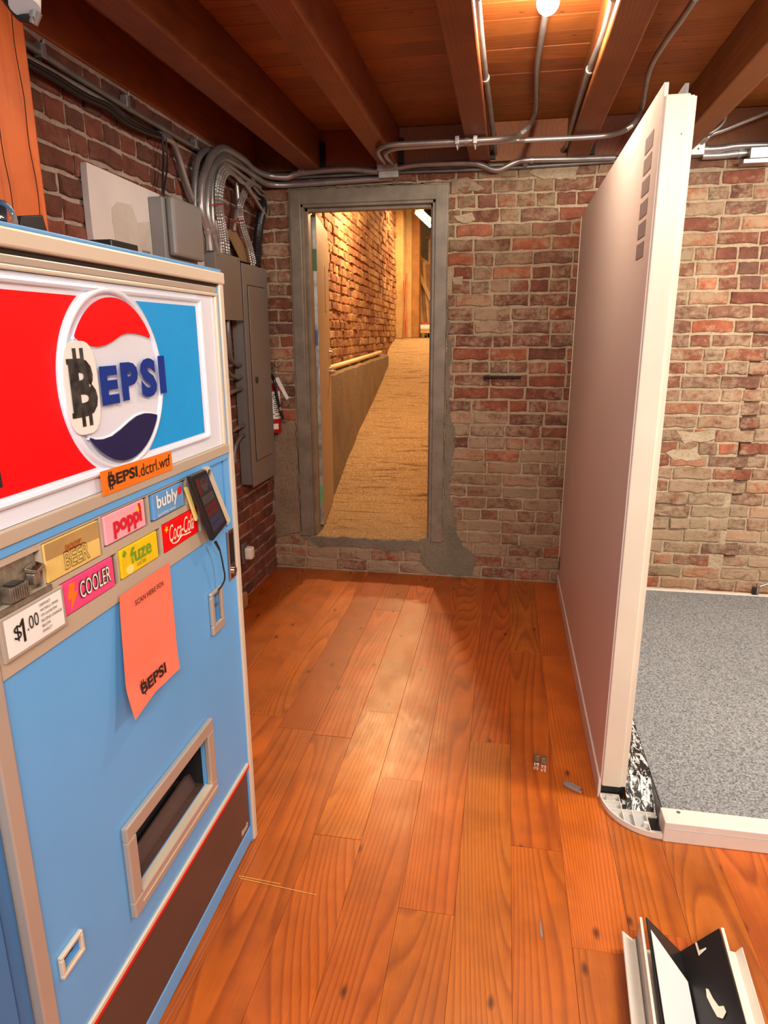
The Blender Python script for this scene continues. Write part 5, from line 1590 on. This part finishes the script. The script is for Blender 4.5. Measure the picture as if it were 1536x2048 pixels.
s = MB(); s.cyl(q[0], q[1], 0.0042, 0.003, seg=10); s.build('cable_plug', M['black'], o, smooth=True)

# things on top of the machine
o = MB().ball((-0.9, 1.15, 1.74), 0.026, 20, 14, 1, 1, 1.45).build('glass_globe', M['glass'], smooth=True)
# stands on the lid
o.location.z = 1.7005
tag(o, 'clear glass globe on top of vending machine', 'globe')
p = [(-0.980,1.306,1.758),(-0.980,1.325,1.778),(-0.980,1.395,1.791),(-0.980,1.410,1.760)]
yA, yB2 = p[0][1] - 0.01, p[3][1] + 0.01
s = MB(); s.prism([(-0.99, yA, 1.7005), (-0.99, yB2, 1.7005), (-0.99, p[2][1], p[2][2]), (-0.99, p[1][1], p[1][2])], (-0.10, 0, 0))
tag(s.build('black_case', M['black'], bevel=0.003), 'small black angular case on top of vending machine', 'case')
p = [(-1.020,1.832,1.782),(-1.020,2.028,1.775),(-1.020,1.907,1.792)]
t2 = thing('network_router', (-1.05, (p[0][1] + p[1][1]) / 2, 1.7005), 'flat black box under hanging cable on vending machine top', 'router')
MB().box(-1.10, -1.02, p[0][1], min(p[1][1], 1.70), 1.7005, p[0][2]).build('casing', M['black'], t2, bevel=0.003)
MB().box(-1.0195, -1.018, p[0][1] + 0.02, p[0][1] + 0.06, 1.71, p[0][2] - 0.01).build('front_label', M['steel_dk'], t2)

# track lamp at the upper left, close to the camera
t = thing('spot_lamp', (-0.9, 1.42, 2.32), 'white and black spot lamp head at top left on the post', 'spot lamp')
p = [(-1.009,1.450,2.215),(-0.995,1.450,2.185),(-1.004,1.450,2.171)]
c0 = Vector(p[0])
s = MB(); s.cyl(c0 + Vector((-0.01, 0.02, 0.07)), c0 + Vector((0.004, -0.01, -0.022)), 0.036, 0.030, seg=20); s.build('lamp_head', M['stickerw'], t, smooth=True)
s = MB(); s.tube([c0 + Vector((-0.075, 0.03, 0.03)), c0 + Vector((-0.05, 0.02, 0.0)), c0 + Vector((-0.02, 0.01, -0.03)), Vector(p[1]) + Vector((0, 0.01, -0.005))], 0.010, 10); s.build('yoke', M['black'], t, smooth=True)
s = MB(); s.cyl(Vector(p[1]) + Vector((0, .01, .008)), Vector(p[2]) + Vector((0, .01, 0)), 0.013, 0.009, seg=12); s.build('knob', M['steel'], t, smooth=True)
s = MB(); s.cyl(c0 + Vector((-0.01, 0.02, 0.07)), c0 + Vector((-0.01, 0.02, 0.0)) + Vector((0, 0, 2.46 - c0.z - 0.001)) , 0.010, seg=10); s.build('stem', M['black'], t, smooth=True)
o = MB().box(-1.28, 0.27, 1.77, 1.80, 2.425, 2.459).build('light_track', M['black_matte'])
tag(o, 'black light track crossing under the joists at top', 'light track')

# ------------------------------------------------------------------ booth wall panel
t = thing('booth_wall', (0.42, 3.1, 0), 'tall white free-standing booth wall panel on edge of platform', 'wall panel')
bw = t
PX0, PX1 = 0.375, 0.455
PF = 2.065
MB().box(PX0, PX0 + 0.012, PF, 4.09, 0.072, 2.172).build('left_skin', M['booth'], t, bevel=0.002)
MB().box(PX0 + 0.0125, PX1 - 0.012, PF + 0.02, 4.08, 0.072, 2.13).build('core', M['booth_grey'], t)
MB().box(PX1 - 0.0115, PX1, PF + 0.004, 4.09, 0.072, 2.140).build('right_skin', M['booth'], t, bevel=0.002)
fp = MB().box(PX0 + 0.004, PX1 - 0.014, PF - 0.012, PF + 0.019, 0.055, 2.140).build('front_post', M['booth_white'], t, bevel=0.003)
MB().box(PX1 - 0.0135, PX1 + 0.003, PF - 0.006, PF + 0.003, 0.055, 2.134).build('edge_flap', M['booth_white'], t, bevel=0.001)
MB().cyl((PX0 + 0.052, PF - 0.0125, 2.045), (PX0 + 0.052, PF - 0.011, 2.045), 0.002, seg=8).build('screw_hole', M['black'], fp)
s = MB(); s.box(PX0 + 0.013, PX0 + 0.018, PF + 0.03, 4.08, 2.131, 2.172); s.box(PX1 - 0.022, PX1 - 0.012, PF + 0.03, 4.08, 2.131, 2.176)
s.build('top_channel', M['booth_grey'], t, bevel=0.001)
MB().box(PX0 - 0.006, PX0 + 0.004, PF + 0.0, 4.095, 0.0, 0.071).build('base_skirt', M['booth'], t, bevel=0.002)
MB().box(PX0 + 0.0045, PX1, PF + 0.07, 4.09, 0.0, 0.071).build('base_rail', M['booth_white'], t)
MB().box(PX0 - 0.0035, PX0 + 0.002, 4.091, 4.099, 0.16, 2.16).build('end_bead', M['booth_white'], t)
MB().box(PX0 - 0.003, PX0 - 0.0005, 4.02, 4.05, 0.13, 0.21).build('cable_slot', M['black'], t)
sq = [(0.374,2.210,2.064),(0.374,2.211,2.008),(0.374,2.212,1.950),(0.374,2.205,1.890),(0.374,2.207,1.833),(0.374,2.210,1.776)]
for q in sq:
    MB().box(0.3738, 0.3750, 2.150, 2.262, q[2] - 0.021, q[2] + 0.021).build('adhesive_pad', M['pad'], t)

# ------------------------------------------------------------------ booth platform
t = thing('booth_platform', (1.4, 2.9, 0), 'low booth platform with grey carpet and white metal edging', 'platform')
PT = 0.072
s = MB(); s.box(0.5465, 2.3, 1.955, 3.93, 0.0, 0.062); s.box(0.4565, 0.5460, 2.125, 3.93, 0.0, 0.062); s.build('deck', M['booth_grey'], t)
cx0 = 0.552
s = MB(); NX, NY = 2, 2
s.box(cx0, 2.29, 1.956, 3.925, 0.0625, 0.0695)
s.build('carpet', M['carpet'], t)
MB().box(0.457, cx0 - 0.0008, 2.121, 3.92, 0.0625, 0.0655).build('adhesive_film', M['glue'], t)
ed = MB().box(0.545, 2.3, 1.884, 1.9545, 0.0, PT).build('front_edging', M['alu_white'], t, bevel=0.003)
MB().box(0.547, 2.3, 1.8825, 1.8838, 0.048, 0.0495).build('edging_seam', M['cell'], ed)
q = [(0.596,1.937,0.072)]
MB().cyl((q[0][0], q[0][1], PT + 0.0002), (q[0][0], q[0][1], PT + 0.0015), 0.006, seg=14).build('screw', M['steel_dk'], ed)
MB().box(0.457, 2.3, 3.931, 3.965, 0.0, PT).build('rear_edging', M['alu_white'], t, bevel=0.002)
MB().box(PX0 + 0.0045, PX1 - 0.001, PF + 0.005, PF + 0.0695, 0.0, 0.05).build('post_slot_shade', M['black'], bw)  # black box added as painted shade in the slot under the post
# curved corner profile: webbed quarter round
cp = thing('corner_profile', (0.46, 1.95, 0), 'white hollow curved corner profile at front of booth wall', 'corner profile')
H_ = 0.019
ccx, ccy, RR = 0.546, 2.063, 0.171
def q_arc(r, n=26): return [(ccx - r * math.cos(k / n * pi / 2), ccy - r * math.sin(k / n * pi / 2)) for k in range(n + 1)]
oa, ia = q_arc(RR), q_arc(RR - 0.0035)
s = MB(); s.prism([(x, y, 0.001) for x, y in oa] + [(x, y, 0.001) for x, y in reversed(ia)], (0, 0, H_)); s.build('curved_shell', M['alu_white'], cp)
s = MB(); s.prism([(x, y, 0.001) for x, y in q_arc(RR - 0.004)] + [(0.545, 1.989, 0.001), (0.438, 1.989, 0.001), (0.438, 2.06, 0.001)], (0, 0, 0.003)); s.build('profile_floor', M['cell'], cp)
s = MB()
wt = 0.0026
def yarc(x): return ccy - math.sqrt(max(0, (RR - 0.004) ** 2 - (ccx - x) ** 2))
def xarc(y): return ccx - math.sqrt(max(0, (RR - 0.004) ** 2 - (ccy - y) ** 2))
s.box(0.436, 0.436 + wt, 1.990, 2.062, 0.0041, H_ + 0.0012)          # inner upright wall
s.box(0.436, 0.5445, 1.9885, 1.9885 + wt, 0.0041, H_ + 0.001)           # inner cross wall
for yy in (2.062, 2.026, 1.9885): s.box(xarc(yy), 0.436, yy, yy + wt, 0.0041, H_ + 0.0008)
for xx in (0.436, 0.468, 0.510): s.box(xx, xx + wt, yarc(xx), 1.989, 0.0041, H_ + 0.0006)
s.box(0.396, 0.3985, 2.050, 2.0615, 0.0041, H_); s.box(0.416, 0.4185, 2.050, 2.0615, 0.0041, H_); s.box(0.396, 0.4185, 2.048, 2.0505, 0.0041, H_)
s.box(0.497, 0.510, 1.935, 1.946, 0.0041, H_)
s.box(0.512, 0.5445, 1.975, 1.978, 0.0041, H_); s.box(0.512, 0.5440, 1.902, 1.906, 0.0041, H_)
s.build('web', M['alu_white'], cp)
MB().box(0.515, 0.5440, 1.908, 1.974, 0.0042, 0.012).build('dark_slot', M['black'], cp)
s = MB(); s.prism([(0.4575, 1.9925, 0.017), (0.4575, 2.12, 0.0645), (0.4575, 2.1005, 0.0645), (0.4575, 2.00, 0.001), (0.4575, 1.9925, 0.001)], (0.0885, 0, 0))
s.add([], []); s.build('black_film', M['glue'], cp)
MB().box(0.4395, 0.457, 1.993, 2.045, 0.001, 0.017).build('film_corner', M['glue'], cp)
# clamp at rear right of platform
p = [(1.458,3.929,0.075),(1.528,3.956,0.075)]
t = thing('small_clamp', (p[0][0], 3.95, PT), 'small grey and black clamp on far platform edge at right', 'clamp')
x, yy = p[0][0], 3.948
MB().box(x, x + 0.02, yy - 0.012, yy + 0.012, PT + 0.001, PT + 0.045).build('clamp_jaw', M['black'], t, bevel=0.004)
MB().box(x + 0.021, x + 0.035, yy - 0.012, yy + 0.010, PT + 0.001, PT + 0.065).build('clamp_body', M['castmetal'], t, bevel=0.003)
MB().cyl((x + 0.036, yy, PT + 0.05), (x + 0.085, yy, PT + 0.07), 0.008, seg=10).build('clamp_screw', M['chrome'], t, smooth=True)

# ------------------------------------------------------------------ small pieces on the floor
def floor_clip(cxx, cyy, ang, label):
    t = thing('metal_clip', (cxx, cyy, 0.001), label, 'clip', 'metal clips on the floor')
    ca, sa = math.cos(ang), math.sin(ang)
    def P(u, v, z): return (cxx + u * ca - v * sa, cyy + u * sa + v * ca, z)
    def bx_(s, u0, u1, v0, v1, z0, z1):
        s.prism([P(u0, v0, z0), P(u1, v0, z0), P(u1, v1, z0), P(u0, v1, z0)], (0, 0, z1 - z0))
    s = MB(); bx_(s, -0.0095, 0.0095, -0.014, 0.032, 0.001, 0.012); s.build('clip_body', M['castmetal'], t, bevel=0.001)
    s = MB(); bx_(s, -0.009, -0.002, -0.031, -0.0145, 0.001, 0.013); bx_(s, 0.002, 0.009, -0.031, -0.0145, 0.001, 0.013); bx_(s, -0.009, 0.009, -0.024, -0.020, 0.003, 0.009); s.build('clip_jaw', M['chrome'], t, bevel=0.001)
    s = MB(); s.cyl(P(0, 0.020, 0.0122), P(0, 0.020, 0.0145), 0.0045, seg=12); s.build('rivet', M['chrome'], t, smooth=True)
floor_clip(0.173, 2.232, -0.10, 'left one of two small metal clips lying side by side')
floor_clip(0.198, 2.225, -0.07, 'right one of two small metal clips lying side by side')
cx_, cy_ = 0.290, 2.097
d = Vector((0.82, -0.57, 0)); nn = Vector((0.57, 0.82, 0)); cc = Vector((cx_, cy_, 0.001))
t = thing('clear_holder', (cx_, cy_, 0.001), 'small clear plastic holder lying near the booth corner', 'plastic holder')
s = MB(); s.prism([cc + d * u + nn * v for u, v in ((-0.034, -0.007), (-0.030, -0.012), (0.028, -0.012), (0.028, 0.012), (-0.030, 0.012), (-0.034, 0.007))], (0, 0, 0.012)); s.build('clear_body', M['clearplastic'], t, bevel=0.003)
s = MB(); s.prism([cc + d * u + nn * v for u, v in ((0.0285, -0.011), (0.038, -0.009), (0.038, 0.009), (0.0285, 0.011))], (0, 0, 0.011)); s.build('metal_end', M['chrome'], t, bevel=0.001)
s = MB(); s.cyl(cc + d * -0.02 + Vector((0, 0, 0.0122)), cc + d * -0.02 + Vector((0, 0, 0.014)), 0.004, seg=10); s.build('stud', M['chrome'], t, smooth=True)

for k, (pa, pb) in enumerate((([(-0.713,1.525,0.000),(-0.584,1.517,-0.000)]), ([(-0.706,1.517,0.000),(-0.470,1.497,0.000)]))):
    MB().tube([(pa[0], pa[1], 0.0008), (pb[0], pb[1], 0.0008)], 0.0007, 5, 1).build('scratch', M['beer'], floor)
pp_ = [(0.151,1.532,0.001),(0.156,1.504,0.001),(0.158,1.470,0.001),(0.155,1.460,0.001),(0.151,1.475,0.001),(0.151,1.503,0.001)]
MB().prism(pp_, (0, 0, 0.0004)).build('paint_smear', M['pad'], floor)

# ------------------------------------------------------------------ V profile at lower right
t = thing('metal_profile', (0.5, 1.2, 0), 'V shaped black and white metal profile lying lower right', 'metal profile')
YE, YN = 1.470, 0.35
sk = -0.075   # drift of x toward the camera end
def strip(name, sec, th, mat, parent=t, ye=YE, yn=YN):
    """thick polyline in (x,z) carried from the far end to the near end"""
    s = MB()
    for (xa_, za_), (xb_, zb_) in zip(sec[:-1], sec[1:]):
        a_, b_ = Vector((xa_, 0, za_)), Vector((xb_, 0, zb_))
        n_ = Vector((-(zb_ - za_), 0, xb_ - xa_)).normalized() * th
        poly = [a_, b_, b_ + n_, a_ + n_]
        s.prism([(q.x, ye, q.z) for q in poly], (sk * (ye - yn), yn - ye, 0))
    return s.build(name, mat, parent)
strip('left_flange', [(0.353, 0.052), (0.383, 0.028), (0.403, 0.045)], 0.003, M['alu_white'])
strip('left_wall', [(0.400, 0.002), (0.398, 0.105)], 0.006, M['alu_white'])
strip('left_groove', [(0.3905, 0.034), (0.3905, 0.044)], 0.003, M['booth_grey'])
strip('black_left_face', [(0.4065, 0.105), (0.500, 0.012)], 0.003, M['black'])
strip('black_right_face', [(0.500, 0.012), (0.583, 0.102)], 0.003, M['black'])
strip('right_rim', [(0.585, 0.107), (0.589, 0.002)], 0.007, M['alu_white'])
strip('right_flange', [(0.598, 0.040), (0.628, 0.034), (0.642, 0.055)], 0.003, M['alu_white'])
strip('bottom_web', [(0.41, 0.003), (0.585, 0.003)], 0.003, M['alu_white'])
s = MB()
s.prism([(0.412, YE - 0.035, 0.1045), (0.492, YE - 0.095, 0.0265), (0.492 + sk * 1.0, YN, 0.0265), (0.412 + sk * 1.05, YN, 0.1045)], (0.0010, 0, 0.0012))
o = s.build('white_sheet', M['paper'], None)
tag(o, 'white sheet lying inside the black profile at lower right', 'sheet')
# chipped paint on the black face
def onface(u, w): # u from valley to rim, w distance from far end
    x = 0.500 + 0.083 * u; z = 0.012 + 0.090 * u
    return Vector((x + sk * w - 0.0032, YE - w, z + 0.0042))
pts = [(0.42, 0.13), (0.47, 0.135), (0.52, 0.16), (0.60, 0.185), (0.70, 0.19), (0.72, 0.205), (0.62, 0.215), (0.52, 0.205), (0.46, 0.18), (0.40, 0.15)]
MB().prism([onface(*q) for q in pts], (-0.0005, 0, 0.0006)).build('paint_chip', M['cream'], t)
pts = [(0.40, 0.004), (0.44, 0.004), (0.46, 0.03), (0.62, 0.032), (0.62, 0.036), (0.42, 0.042)]
MB().prism([onface(*q) for q in pts], (-0.0005, 0, 0.0006)).build('paint_chip', M['cream'], t)

bpy.context.view_layer.update()
